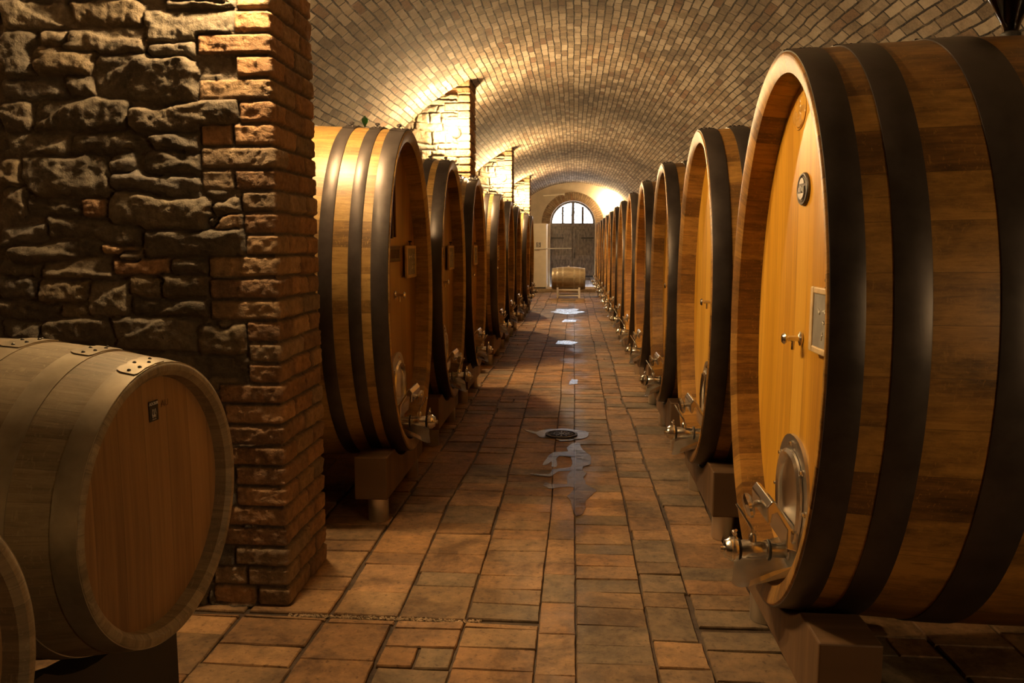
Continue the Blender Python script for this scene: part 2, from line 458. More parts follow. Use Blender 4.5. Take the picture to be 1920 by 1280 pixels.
# value noise in numpy -------------------------------------------------
_rng = np.random.default_rng(11)
_tab = _rng.random((256, 256))
def vnoise(x, y):
    xi = np.floor(x).astype(int); yi = np.floor(y).astype(int)
    fx = x - xi; fy = y - yi
    fx = fx * fx * (3 - 2 * fx); fy = fy * fy * (3 - 2 * fy)
    a = _tab[xi & 255, yi & 255]; b_ = _tab[(xi + 1) & 255, yi & 255]
    c = _tab[xi & 255, (yi + 1) & 255]; d = _tab[(xi + 1) & 255, (yi + 1) & 255]
    return (a * (1 - fx) + b_ * fx) * (1 - fy) + (c * (1 - fx) + d * fx) * fy
def fbm(x, y, o=4, g=0.5):
    s = 0; a = 1; t = 0
    for i in range(o):
        s = s + a * vnoise(x * 2 ** i + 17.3 * i, y * 2 ** i + 5.7 * i); t += a; a *= g
    return s / t
def ridged(x, y, o=4):
    s = 0; a = 1; t = 0
    for i in range(o):
        s = s + a * (1 - np.abs(2 * vnoise(x * 2 ** i + 7.3 * i, y * 2 ** i + 9.7 * i) - 1)); t += a; a *= 0.5
    return s / t

# ------------------------------------------------------------------ floor
WX = 2.62           # half width of the cellar
Y0, Y1 = -4.0, 27.5
def build_floor():
    rnd = random.Random(3)
    bounds = [-2.62, -2.3, -1.98, -1.66, -1.36, -0.98, -0.71, -0.42, -0.12, 0.02, 0.31, 0.50, 0.80, 1.08, 1.38, 1.68, 1.98, 2.3, 2.62]
    def bx(i, y):
        if i in (0, len(bounds) - 1): return bounds[i]
        amp = 0.0 if bounds[i] == 0.02 else (0.012 if i in (7, 8, 10) else 0.028)
        if bounds[i] == 0.02: amp = 0.004
        t = (y + 10) * 0.9
        n = float(vnoise(np.array([t]), np.array([i * 7.3]))[0]) - 0.5
        return bounds[i] + 2 * amp * n
    verts = []; faces = []; cols = []
    def terr():
        k = rnd.random()
        base = [(0.42, 0.245, 0.12), (0.38, 0.215, 0.10), (0.45, 0.27, 0.13), (0.34, 0.215, 0.11), (0.28, 0.20, 0.12), (0.39, 0.215, 0.09)][rnd.randrange(6)]
        f = 0.56 + 0.26 * rnd.random()
        return tuple(c * f for c in base)
    for i in range(len(bounds) - 1):
        wcol = bounds[i + 1] - bounds[i]
        y = Y0
        while y < Y1:
            c = (bounds[i] + bounds[i + 1]) / 2
            if i == 8: L = rnd.choice((0.28, 0.30, 0.14, 0.29))
            elif i in (7, 9): L = 0.135 + rnd.random() * 0.025
            elif i in (10,): L = rnd.choice((0.14, 0.2, 0.29))
            else: L = rnd.choice((0.15, 0.15, 0.29, 0.3, 0.22))
            ye = min(y + L, Y1)
            # cross joint filled with grit
            if y < 3.06 < ye and c < -0.12: ye = 3.03
            gap = 0.0022 if i in (7, 8, 9) else rnd.choice((0.0025, 0.0035, 0.006))
            split = (i not in (7, 8, 9)) and L < 0.18 and rnd.random() < 0.12
            parts = [(0, 1)] if not split else [(0, 0.5), (0.5, 1)]
            for fa, fb in parts:
                h = rnd.uniform(-0.003, 0.001); tx = rnd.uniform(-0.003, 0.003); ty = rnd.uniform(-0.003, 0.003)
                js = rnd.uniform(-0.006, 0.006) if i not in (7, 8, 9) else 0
                colr = terr()
                ring = []
                n = 5 if y < 9 else 2
                ga, gb = (rnd.choice((0, 0, 0.004, 0.010)), rnd.choice((0, 0, 0.004, 0.010))) if i not in (7, 8, 9) else (0, 0)
                def X(f, yy): return bx(i, yy) + ga + (bx(i + 1, yy) - bx(i, yy) - ga - gb) * f
                fa2, fb2 = fa, fb
                ya, yb = y + gap, ye - gap
                for k in range(n): ring.append((X(fa + (fb - fa) * k / n, ya) + (gap if k == 0 else 0), ya + js * k / n))
                for k in range(n): ring.append((X(fb, ya + (yb - ya) * k / n) - gap, ya + (yb - ya) * k / n + js * (1 - k / n)))
                for k in range(n): ring.append((X(fb - (fb - fa) * k / n, yb) - (gap if k == 0 else 0), yb))
                for k in range(n): ring.append((X(fa, yb - (yb - ya) * k / n) + gap, yb - (yb - ya) * k / n))
                ring = [(px + rnd.uniform(-.0018, .0018), py + rnd.uniform(-.0018, .0018)) for px, py in ring]
                cx = sum(p[0] for p in ring) / len(ring); cy = sum(p[1] for p in ring) / len(ring)
                base = len(verts); N = len(ring)
                def zz(px, py): return h + tx * (px - cx) / 0.15 + ty * (py - cy) / 0.15
                for px, py in ring: verts.append((px, py, -0.03)); cols.append(tuple(c_ * 0.35 for c_ in colr))
                for px, py in ring: verts.append((px, py, zz(px, py) - 0.006)); cols.append(tuple(c_ * 0.8 for c_ in colr))
                for px, py in ring:
                    dx, dy = cx - px, cy - py; d = math.hypot(dx, dy); k = 0.004 / max(d, .01)
                    verts.append((px + dx * k, py + dy * k, zz(px, py))); cols.append(colr)
                for r_ in (0, 1):
                    for k in range(N):
                        a = base + r_ * N + k; b_ = base + r_ * N + (k + 1) % N
                        faces.append((a, b_, b_ + N, a + N))
                faces.append(tuple(base + 2 * N + k for k in range(N)))
            y = ye
            if abs(y - 3.03) < 1e-6: y = 3.065
    # bed of mortar under the tiles
    base = len(verts)
    for v in ((-WX, Y0, -0.013), (WX, Y0, -0.013), (WX, Y1, -0.013), (-WX, Y1, -0.013)):
        verts.append(v); cols.append((0.07, 0.045, 0.028))
    faces.append((base, base + 1, base + 2, base + 3))
    me = bpy.data.meshes.new('floor')
    me.from_pydata(verts, [], faces)
    ca = me.color_attributes.new('own_colour', 'FLOAT_COLOR', 'POINT')
    arr = np.ones((len(verts), 4), dtype=np.float32); arr[:, :3] = np.array(cols)
    ca.data.foreach_set('color', arr.ravel())
    return obj('floor', me, M['tile'], smooth=False)
fl = build_floor(); tag(fl, 'worn terracotta tiled floor of the cellar aisle', kind='structure')

# raised threshold step in front of the far wall
bm = NB(); add_box(bm, (2 * WX, 1.5, 0.1), T((0, 26.75, 0.05)))
tag(obj('trim_1', bm, M['pebble'], smooth=False, bevel=0.01), 'low raised step along the far end wall', kind='structure')

# grit in the cross joint: nobody could count it
bm = NB(); rr = random.Random(5)
for i in range(330):
    x = rr.uniform(-1.15, -0.36); y = 3.047 + rr.uniform(-0.011, 0.011); r = rr.uniform(0.003, 0.007)
    q = bmesh.ops.create_icosphere(bm, subdivisions=1, radius=r)
    bmesh.ops.transform(bm, matrix=T((x, y, -0.006), (rr.random() * 6, rr.random() * 6, 0)) @ Matrix.Diagonal((1.3, 0.9, 0.8, 1)), verts=q['verts'])
tag(obj('joint_gravel', bm, M['pebble']), 'line of small gravel filling the open cross joint in the floor tiles', 'gravel', kind='stuff')

# ------------------------------------------------------------------ vault
APEX, RV = 3.60, 2.75
def vz(x): return APEX - RV + math.sqrt(max(RV * RV - x * x, 0))
def build_vault():
    ny, nx = 90, 72
    a1 = math.asin(WX / RV)
    verts = []; uvs = []
    for j in range(ny + 1):
        y = Y0 + (Y1 - Y0) * j / ny
        for i in range(nx + 1):
            a = -a1 + 2 * a1 * i / nx
            # old masonry sags a little, with a ring joint step near each pier
            bay = (y - 3.1) / 6.1
            ph = bay - math.floor(bay)
            r = RV + 0.025 * (float(vnoise(np.array([y * 0.6 + 20]), np.array([a * 3 + 9]))[0]) - 0.5)
            verts.append((r * math.sin(a), y, APEX - RV + r * math.cos(a))); uvs.append((y, a * RV))
    faces = []
    for j in range(ny):
        for i in range(nx):
            a = j * (nx + 1) + i
            faces.append((a, a + 1, a + nx + 2, a + nx + 1))
    me = bpy.data.meshes.new('ceiling'); me.from_pydata(verts, [], faces)
    uvl = me.uv_layers.new(name='UVMap')
    for l in me.loops: uvl.data[l.index].uv = uvs[l.vertex_index]
    return obj('ceiling', me, M['vault'])
tag(build_vault(), 'long barrel vault of old brown brick', kind='structure')

def wall_quad(name, pts, uvs, mat, label):
    me = bpy.data.meshes.new(name); me.from_pydata(pts, [], [(0, 1, 2, 3)])
    u = me.uv_layers.new(name='UVMap')
    for l in me.loops: u.data[l.index].uv = uvs[l.vertex_index]
    o = obj(name, me, mat, smooth=False); tag(o, label, kind='structure'); return o
zs = vz(WX) + 0.02
for sx, nm in ((-1, 'left'), (1, 'right')):
    wall_quad('wall_' + nm, [(sx * WX, Y0, -0.02), (sx * WX, Y1, -0.02), (sx * WX, Y1, zs), (sx * WX, Y0, zs)],
              [(Y0, 0), (Y1, 0), (Y1, zs), (Y0, zs)], M['side_brick'], 'low brick side wall behind the %s row of casks' % nm)
wall_quad('wall_back', [(-WX, Y0, -0.02), (WX, Y0, -0.02), (WX, Y0, 3.7), (-WX, Y0, 3.7)],
          [(0, 0), (5, 0), (5, 3.7), (0, 3.7)], M['side_brick'], 'brick end wall behind the viewpoint')

# far wall with an arched opening
DX, DR, DZ0, DZ1 = -0.05, 0.76, 0.1, 2.24
def build_far_wall():
    bm = NB()
    n = 24
    hole = [(DX - DR, DZ0)] + [(DX - DR * math.cos(PI * k / n), DZ1 + DR * math.sin(PI * k / n)) for k in range(n + 1)] + [(DX + DR, DZ0)]
    outer = []
    for (x, z) in hole:
        pass
    # outer ring: the same number of points along the cellar section
    m_ = len(hole)
    out = []
    for k in range(m_):
        t = k / (m_ - 1)
        if t < 0.22: out.append((-WX, 0.0 + (vz(WX) + 0.03) * (t / 0.22)))
        elif t > 0.78: out.append((WX, 0.0 + (vz(WX) + 0.03) * ((1 - t) / 0.22)))
        else:
            x = -WX + 2 * WX * (t - 0.22) / 0.56; out.append((x, vz(x) + 0.03))
    y = Y1
    A = [bm.verts.new((x, y, z)) for x, z in hole]; B = [bm.verts.new((x, y, z)) for x, z in out]
    C = [bm.verts.new((x, y + 0.45, z)) for x, z in hole]
    for k in range(m_ - 1):
        bm.faces.new((A[k], A[k + 1], B[k + 1], B[k]))
        bm.faces.new((A[k], A[k + 1], C[k + 1], C[k]))
    return obj('wall_far', bm, M['plaster'], smooth=False)
tag(build_far_wall(), 'cream plastered end wall around the arched door', kind='structure')
# brick arch surround
def build_arch():
    verts = []; uvs = []; faces = []
    n = 40
    R0, R1 = DR, 1.05
    path = [(DX - 1, DZ0 + (DZ1 - DZ0) * k / 6, -1) for k in range(0)]
    for k in range(n + 1):
        a = PI * k / n
        for r, y in ((R0, Y1 + 0.1), (R0, Y1 - 0.06), (R1, Y1 - 0.06), (R1, Y1 + 0.01)):
            verts.append((DX - r * math.cos(a), y, DZ1 + r * math.sin(a)))
            uvs.append((r - R0 + (Y1 - y), a * 0.9))
    for k in range(n):
        for q in range(3):
            a = k * 4 + q; faces.append((a, a + 1, a + 5, a + 4))
    me = bpy.data.meshes.new('trim'); me.from_pydata(verts, [], faces)
    u = me.uv_layers.new(name='UVMap')
    for l in me.loops: u.data[l.index].uv = uvs[l.vertex_index]
    return obj('trim_2', me, M['arch_brick'])
tag(build_arch(), 'brick arch surround over the cellar door', kind='structure')

# door and fanlight
door = empty('door_1', (DX, Y1 + 0.2, DZ0 - 0.0)); tag(door, 'dark timber double door under the arched fanlight', kind='structure')
for s in (-1, 1):
    bm = NB(); W2 = DR - 0.004
    add_box(bm, (W2 - 0.001, 0.05, 2.10), T((s * W2 / 2, 0, 1.05)))
    for z in (0.14, 1.0, 1.86): add_box(bm, (W2 - 0.03, 0.03, 0.16), T((s * W2 / 2, -0.035, z)))
    for x in (0.06, W2 - 0.07): add_box(bm, (0.10, 0.03, 1.9), T((s * x, -0.037, 1.0)))
    for k in range(5): add_box(bm, (0.012, 0.012, 1.7), T((s * (0.14 + k * 0.105), -0.028, 1.0)))
    lf = obj('door_leaf', bm, M['door_wood'], door, smooth=False, bevel=0.004)
    bm = NB()
    for z in (0.35, 1.65): add_box(bm, (0.42, 0.012, 0.05), T((s * (W2 - 0.25), -0.06, z)))
    obj('strap_hinge', bm, M['iron'], lf, smooth=False)
box_ = NB(); add_box(box_, (2 * DR + 0.04, 0.03, 2.2), T((0, 0.045, 1.06))); obj('door_light_stop', box_, M['door_wood'], door, smooth=False)  # unseen board added behind the leaves to block daylight through the gaps
bm = NB(); add_tube(bm, [(0.07, -0.1, 0.98), (0.07, -0.1, 1.14)], 0.012); add_tube(bm, [(0.07, -0.1, 1.14), (0.07, -0.05, 1.16)], 0.01); add_tube(bm, [(0.07, -0.1, 0.98), (0.07, -0.05, 0.96)], 0.01)
obj('door_handle', bm, M['iron'], door)
win = empty('window_1', (DX, Y1 + 0.2, DZ1 - 0.06)); tag(win, 'bright semicircular fanlight above the cellar door', kind='structure')
bm = NB(); n = 30
RF = DR + 0.02
for k in range(n):
    a, c = PI * k / n, PI * (k + 1) / n
    for (ra, rb) in ((RF - 0.09, RF),):
        vs = []
        for y in (-0.04, 0.04):
            vs.append([bm.verts.new((r * math.cos(t), y, 0.06 + r * math.sin(t))) for t, r in ((a, ra), (a, rb), (c, rb), (c, ra))])
        for i in range(4): bm.faces.new((vs[0][i], vs[0][(i + 1) % 4], vs[1][(i + 1) % 4], vs[1][i]))
        bm.faces.new(vs[0]); bm.faces.new(vs[1])
add_box(bm, (2 * RF, 0.09, 0.12), T((0, 0, 0.02)))
obj('window_frame', bm, M['door_wood'], win, smooth=False)
bm = NB()
add_box(bm, (0.10, 0.06, 0.70), T((0.01, 0, 0.40)))
for x, h in ((-0.34, 0.56), (0.34, 0.56)): add_box(bm, (0.075, 0.05, h + .03), T((x, 0, 0.34)))
obj('mullion', bm, M['door_wood'], win, smooth=False)
bm = NB()
for r in (0.28, 0.5):
    add_tube(bm, [(r * math.cos(PI * k / 20), 0.07, 0.08 + r * math.sin(PI * k / 20)) for k in range(21)], 0.012, 6)
for k in range(1, 9):
    a = PI * k / 9
    add_tube(bm, [(0.0, 0.07, 0.08), (0.68 * math.cos(a), 0.07, 0.08 + 0.68 * math.sin(a))], 0.010, 6)
obj('iron_grille', bm, M['iron'], win)
bm = NB()
vs = [bm.verts.new((0.7 * math.cos(PI * k / 24), 0.02, 0.06 + 0.7 * math.sin(PI * k / 24))) for k in range(25)]
bm.faces.new(vs); obj('glass_pane', bm, M['pane'], win, smooth=False)
# daylight portal in the fanlight (guides sampling of the sky only)
ld = bpy.data.lights.new('sky_portal', 'AREA'); ld.shape = 'RECTANGLE'; ld.size = 1.4; ld.size_y = 0.75
try: ld.cycles.is_portal = True
except Exception: pass
lo = bpy.data.objects.new('sky_portal', ld); COL.objects.link(lo); lo.location = (DX, Y1 + 0.5, DZ1 + 0.34); lo.rotation_euler = (PI / 2, 0, PI)
lo.rotation_euler = (-PI / 2, 0, 0)

# ------------------------------------------------------------------ rubble and brick piers
STONES = [(-2.249, 2.349, -1.965, 2.449, 0), (-1.964, 2.359, -1.68, 2.442, 0), (-2.261, 2.158, -2.128, 2.34, 0), (-2.09, 2.287, -1.981, 2.347, 0), (-2.004, 2.253, -1.658, 2.353, 0), (-2.141, 2.176, -1.857, 2.27, 0), (-1.676, 2.297, -1.319, 2.406, 0), (-1.576, 2.411, -1.322, 2.434, 0), (-1.66, 2.223, -1.485, 2.289, 0), (-1.889, 2.07, -1.479, 2.241, 0), (-2.271, 2.086, -2.017, 2.157, 0), (-1.988, 2.093, -1.896, 2.164, 0), (-2.28, 1.964, -2.168, 2.067, 0), (-2.15, 1.95, -1.75, 2.083, 0), (-1.74, 1.956, -1.319, 2.047, 0), (-2.289, 1.848, -1.999, 1.952, 0), (-1.999, 1.862, -1.658, 1.945, 0), (-1.716, 1.879, -1.469, 1.953, 0), (-2.198, 1.691, -1.831, 1.847, 0), (-2.298, 1.734, -2.204, 1.839, 0), (-1.823, 1.783, -1.735, 1.856, 0), (-1.684, 1.782, -1.469, 1.87, 0), (-1.826, 1.71, -1.482, 1.776, 0), (-2.307, 1.611, -2.206, 1.73, 0), (-2.2, 1.617, -1.967, 1.701, 0), (-1.96, 1.617, -1.853, 1.69, 1), (-1.85, 1.563, -1.433, 1.701, 0), (-1.464, 1.632, -1.312, 1.688, 0), (-1.424, 1.559, -1.311, 1.625, 1), (-2.112, 1.521, -1.732, 1.606, 0), (-2.317, 1.521, -2.125, 1.575, 0), (-1.714, 1.454, -1.308, 1.555, 0), (-2.278, 1.436, -1.898, 1.511, 0), (-1.888, 1.466, -1.737, 1.506, 1), (-2.329, 1.371, -2.158, 1.431, 0), (-2.151, 1.361, -1.854, 1.442, 0), (-1.841, 1.383, -1.612, 1.451, 1), (-1.603, 1.394, -1.458, 1.443, 0), (-2.336, 1.273, -2.176, 1.36, 0), (-2.165, 1.263, -1.968, 1.35, 0), (-1.963, 1.21, -1.798, 1.35, 0), (-1.786, 1.297, -1.657, 1.372, 0), (-1.649, 1.298, -1.461, 1.39, 0), (-1.784, 1.222, -1.465, 1.291, 0), (-2.343, 1.197, -2.091, 1.262, 0), (-2.08, 1.198, -1.966, 1.252, 0), (-2.166, 1.078, -1.87, 1.194, 0), (-1.859, 1.07, -1.527, 1.205, 0), (-1.516, 1.068, -1.312, 1.185, 0), (-2.35, 1.108, -2.177, 1.185, 0), (-1.867, 0.939, -1.317, 1.062, 0), (-2.36, 0.932, -1.877, 1.099, 0)]
QUOIN = [(2.411, -1.302), (2.347, -1.311), (2.261, -1.461), (2.175, -1.308), (2.091, -1.465), (1.996, -1.304), (1.908, -1.463), (1.822, -1.465), (1.738, -1.465), (1.654, -1.308), (1.569, -1.305), (1.485, -1.298), (1.403, -1.454), (1.318, -1.454), (1.234, -1.458), (1.154, -1.307), (1.072, -1.303), (0.983, -1.307), (0.893, -1.433), (0.799, -1.415), (0.709, -1.442), (0.609, -1.401), (0.52, -1.382), (0.405, -1.421), (0.312, -1.482), (0.2, -1.396), (0.08, -1.493)]
PIER_X, PIER_D, PIER_L = -1.185, 0.50, -2.66
COURSE = 0.0858
def pier_mesh():
    rnd = random.Random(21)
    # rectangles on a strip: s = x on the front (PIER_L..PIER_X), then PIER_X + depth on the side, then mirrored back
    step = 0.007
    S_front = np.arange(PIER_L, PIER_X, step); S_side = np.arange(PIER_X, PIER_X + PIER_D, step)
    S_back = np.arange(PIER_X + PIER_D, PIER_X + PIER_D + (PIER_X - PIER_L) + 0.001, 0.02)
    S = np.concatenate([S_front, S_side, S_back])
    zt = vz(PIER_X) + 0.06
    Z = np.arange(-0.02, zt, step)
    ss, zz = np.meshgrid(S, Z)          # [z, s]
    H = np.zeros_like(ss); C = np.zeros(ss.shape + (3,))
    mort = np.array((0.15, 0.12, 0.09))
    C[:] = mort
    C *= (0.75 + 0.5 * fbm(ss * 9, zz * 9, 4))[..., None]
    H += -0.012 + 0.014 * fbm(ss * 22, zz * 22, 4)
    wx = (fbm(ss * 7 + 3, zz * 9, 3) - 0.5) * 0.05 + (fbm(ss * 30, zz * 30 + 7, 3) - 0.5) * 0.016
    wz = (fbm(ss * 5 + 31, zz * 6 + 5, 3) - 0.5) * 0.055 + (fbm(ss * 34 + 3, zz * 34, 3) - 0.5) * 0.015
    jobs = []
    SD1 = np.full(ss.shape, -1.0); SD2 = np.full(ss.shape, -1.0); ID = np.full(ss.shape, -1)
    def put(x0, z0, x1, z1, brick, warp=1.0, hmax=0.03, force=False):
        m_ = 0.07
        i0, i1 = np.searchsorted(Z, z0 - m_), np.searchsorted(Z, z1 + m_)
        j0, j1 = np.searchsorted(S, x0 - m_), np.searchsorted(S, x1 + m_)
        if i1 <= i0 or j1 <= j0: return
        u = ss[i0:i1, j0:j1]; v = zz[i0:i1, j0:j1]
        uu = u + wx[i0:i1, j0:j1] * warp; vv = v + wz[i0:i1, j0:j1] * warp
        grow = 0.001 if brick else 0.012
        cx, cz, hx, hz = (x0 + x1) / 2, (z0 + z1) / 2, (x1 - x0) / 2 + grow, (z1 - z0) / 2 + grow
        rr_ = 0.007 if brick else min(hx, hz) * 0.45
        if not brick:
            uu = uu + rnd.uniform(-0.35, 0.35) * (vv - cz); vv = vv + rnd.uniform(-0.10, 0.10) * (uu - cx)
        qx = np.abs(uu - cx) - hx + rr_; qz = np.abs(vv - cz) - hz + rr_
        sd = -(np.hypot(np.maximum(qx, 0), np.maximum(qz, 0)) + np.minimum(np.maximum(qx, qz), 0) - rr_)
        sl = (slice(i0, i1), slice(j0, j1)); k_ = len(jobs)
        a, b_, c_ = SD1[sl], SD2[sl], ID[sl]
        win = sd > a
        SD2[sl] = np.where(win, a, np.maximum(b_, sd)); SD1[sl] = np.where(win, sd, a); ID[sl] = np.where(win, k_, c_)
        jobs.append((sl, cx, cz, hx, hz, brick, hmax))
    def clear(sl):
        SD1[sl] = -1; SD2[sl] = -1; ID[sl] = -1
    def finish():
        for k_, (sl, cx, cz, hx, hz, brick, hmax) in enumerate(jobs):
            msk = (ID[sl] == k_)
            if not msk.any(): continue
            u = ss[sl]; v = zz[sl]
            d = np.minimum(SD1[sl], (SD1[sl] - SD2[sl]) * 0.5)
            e = 0.007 if brick else 0.017
            t = np.clip((d - 0.0015) / e, 0, 1); t = np.sqrt(t * (2 - t))
            if brick:
                h = hmax + rnd.uniform(-0.003, 0.003) + 0.009 * (fbm(u * 26 + cx * 9, v * 34, 4) - 0.5) + 0.005 * (fbm(u * 75 + cx, v * 80, 3) - 0.5) + rnd.uniform(-.03, .03) * (v - cz) + rnd.uniform(-.02, .02) * (u - cx)
                chip = np.clip((fbm(u * 18 + cx * 31, v * 22 + 3, 3) - 0.66) / 0.05, 0, 1); h = h - 0.004 * chip + 0.006 * (ridged(u * 45 + cx * 7, v * 50, 3) - 0.6)
            else:
                a1 = rnd.uniform(-0.10, 0.10); a2 = rnd.uniform(-0.10, 0.22)
                h = hmax + rnd.uniform(-0.006, 0.010) + a1 * (u - cx) * 0.6 + a2 * (v - cz) \
                    + 0.036 * (ridged(u * 5 + cx * 13, v * 7 + cz * 7, 5) - 0.6) + 0.012 * (fbm(u * 34 + cx, v * 42, 4) - 0.5) + 0.010 * (ridged(u * 26 + cz * 5, v * 38 + cx, 4) - .6)
                kx = rnd.uniform(-0.6, 0.6); off = rnd.uniform(-hz * .4, hz * .6)
                pl = (v - cz - off) + kx * (u - cx) + 0.05 * (fbm(u * 11 + 5, v * 9, 3) - 0.5)
                if rnd.random() < 0.6: h = h - 0.016 * np.clip(pl / 0.012, 0, 1)
                h = h - 0.02 * (1 - np.clip(d / 0.05, 0, 1)) ** 2 * 0.5
            new = -0.010 + t * (np.clip(h, 0.004, 0.06) + 0.010)
            if brick:
                base = np.array([(0.42, 0.25, 0.13), (0.38, 0.215, 0.105), (0.44, 0.29, 0.16), (0.34, 0.205, 0.115), (0.31, 0.225, 0.145)][rnd.randrange(5)])
            else:
                base = np.array([(0.27, 0.22, 0.16), (0.23, 0.195, 0.15), (0.31, 0.26, 0.19), (0.25, 0.22, 0.19), (0.20, 0.165, 0.12), (0.29, 0.225, 0.145)][rnd.randrange(6)])
            base = base * rnd.uniform(0.80, 1.15) * (0.72 if brick else 0.52)
            tt = np.clip((d - 0.001) / 0.004, 0, 1)[..., None]
            C[sl] = np.where(msk[..., None], C[sl] * (1 - tt) + base * tt, C[sl])
            # thin mortar smeared over the edges of some stones
            H[sl] = np.where(msk, np.maximum(new, H[sl] - (0.0 if not brick else 0.004)), H[sl])
    # fill: random rubble everywhere first
    def rubble(x0, x1, za, zb):
        z = za
        while z < zb:
            h = rnd.uniform(0.07, 0.15); x = x0 - rnd.uniform(0, 0.2)
            while x < x1:
                L = rnd.uniform(0.12, 0.38)
                xa, xb = max(x, x0), min(x + L, x1)
                if xb - xa > 0.05:
                    if rnd.random() < 0.2 and h > 0.11:
                        f = rnd.uniform(0.4, 0.6); put(xa, z, xb, z + h * f, False); put(xa, z + h * f, xb, z + h, False)
                    else: put(xa, z, xb, z + h, rnd.random() < 0.06)
                x += L
            z += h
    rubble(PIER_L, -1.31, 0.0, 0.93)
    rubble(PIER_L, -2.36, 0.93, 2.45)
    rubble(PIER_L, -1.31, 2.45, zt)
    rubble(PIER_X + PIER_D + 0.25, PIER_X + PIER_D + 1.5, 0.0, zt)
    for s in STONES:
        put(s[0], s[1], s[2], s[3], bool(s[4]), 0.75 if not s[4] else 0.4)
    # chinking stones between
    for k in range(60):
        x = rnd.uniform(-2.4, -1.4); z = rnd.uniform(1.0, 2.45); a = rnd.uniform(0.02, 0.045)
        j = min(np.searchsorted(S, x), len(S) - 1); i = np.searchsorted(Z, z)
        if SD1[min(i, len(Z) - 1), j] < 0.004: put(x - a, z - a * .6, x + a, z + a * .6, False, 0.5, 0.018)
    # quoins and the aisle side
    k = 0; z = 0.0
    while z < zt:
        zc = z + COURSE / 2
        # clear the brick zone to mortar
        q = min(QUOIN, key=lambda t_: abs(t_[0] - zc)) if zc < 2.46 else (zc, -1.46 if k % 2 else -1.305)
        xl = q[1]
        z0, z1 = z + 0.005, z + COURSE - 0.005
        i0, i1 = np.searchsorted(Z, z + 0.001), np.searchsorted(Z, z + COURSE)
        j0 = np.searchsorted(S, xl - 0.008); j1 = np.searchsorted(S, PIER_X + PIER_D + (0.30 if k % 2 else 0.14))
        clear((slice(i0, i1), slice(j0, j1)))
        H[i0:i1, j0:j1] = -0.002 + 0.006 * fbm(ss[i0:i1, j0:j1] * 30, zz[i0:i1, j0:j1] * 30, 3)
        C[i0:i1, j0:j1] = mort * 0.7
        if PIER_X - xl > 0.30:
            m_ = xl + (PIER_X - xl) * rnd.uniform(0.4, 0.6)
            put(xl, z0, m_ - 0.006, z1, True, 0.22, 0.013); start = m_ + 0.006
        elif rnd.random() < 0.2 and PIER_X - xl > 0.2:
            m_ = xl + 0.13; put(xl, z0, m_ - 0.005, z1, True, 0.22, 0.012); start = m_ + 0.005
        else: start = xl
        # the quoin brick turns the corner
        turn = 0.14 if k % 2 else 0.27
        put(start, z0, PIER_X + turn, z1, True, 0.2, 0.014)
        if turn == 0.14:
            put(PIER_X + turn + 0.012, z0, PIER_X + turn + 0.012 + 0.21, z1, True, 0.2, 0.012)
            put(PIER_X + turn + 0.234, z0, PIER_X + PIER_D + 0.14, z1, True, 0.2, 0.013)
        else:
            put(PIER_X + turn + 0.012, z0, PIER_X + PIER_D + 0.26, z1, True, 0.2, 0.013)
        z += COURSE; k += 1
    finish()
    # to 3D
    nz, ns = ss.shape
    P = np.zeros(ss.shape + (3,))
    nf, nsd = len(S_front), len(S_side)
    P[..., 2] = zz
    s_ = ss
    jf = np.arange(ns)
    front = jf < nf; side = (jf >= nf) & (jf < nf + nsd); back = jf >= nf + nsd
    P[:, front, 0] = s_[:, front]; P[:, front, 1] = 0 - H[:, front]
    P[:, side, 0] = PIER_X + H[:, side]; P[:, side, 1] = s_[:, side] - PIER_X
    P[:, back, 0] = PIER_X - (s_[:, back] - PIER_X - PIER_D); P[:, back, 1] = PIER_D + H[:, back]
    # corner column pushed both ways, bricks worn round
    c0 = nf; P[:, c0, 0] = PIER_X + H[:, c0] * 0.75; P[:, c0, 1] = -H[:, c0] * 0.75
    c1 = nf + nsd; P[:, c1, 0] = PIER_X + H[:, c1] * 0.75; P[:, c1, 1] = PIER_D + H[:, c1] * 0.75
    verts = P.reshape(-1, 3)
    idx = np.arange(nz * ns).reshape(nz, ns)
    f = np.stack([idx[:-1, :-1], idx[:-1, 1:], idx[1:, 1:], idx[1:, :-1]], -1).reshape(-1, 4)
    # trim to the vault
    vx = verts[:, 0]; lim = APEX - RV + np.sqrt(RV * RV - vx * vx) + 0.05
    ok = verts[:, 2] < lim
    f = f[ok[f].all(1)]
    used = np.unique(f); remap = -np.ones(len(verts), int); remap[used] = np.arange(len(used))
    verts2 = verts[used]; f = remap[f]; C2 = C.reshape(-1, 3)[used]
    me = bpy.data.meshes.new('pier')
    me.vertices.add(len(verts2)); me.vertices.foreach_set('co', verts2.astype(np.float32).ravel())
    me.loops.add(len(f) * 4); me.loops.foreach_set('vertex_index', f.astype(np.int32).ravel())
    me.polygons.add(len(f)); me.polygons.foreach_set('loop_start', (np.arange(len(f)) * 4).astype(np.int32))
    me.polygons.foreach_set('loop_total', np.full(len(f), 4, np.int32)) if hasattr(me.polygons[0], 'loop_total') and False else None
    me.update(calc_edges=True); me.validate()
    ca = me.color_attributes.new('own_colour', 'FLOAT_COLOR', 'POINT')
    arr = np.ones((len(verts2), 4), np.float32); arr[:, :3] = C2
    ca.data.foreach_set('color', arr.ravel())
    me.shade_smooth()
    return me
PIERS_Y = [3.12, 9.15, 15.3, 21.4]
pm = pier_mesh()
for k, y in enumerate(PIERS_Y):
    o = obj('wall_pier', pm, M['masonry'], smooth=False)
    o.location = (0, y, 0)
    tag(o, ['rubble stone cross wall with brick corner in the left foreground', 'stone and brick pier behind the third left cask',
            'second lamplit pier down the left side', 'farthest pier on the left side'][k], kind='structure')

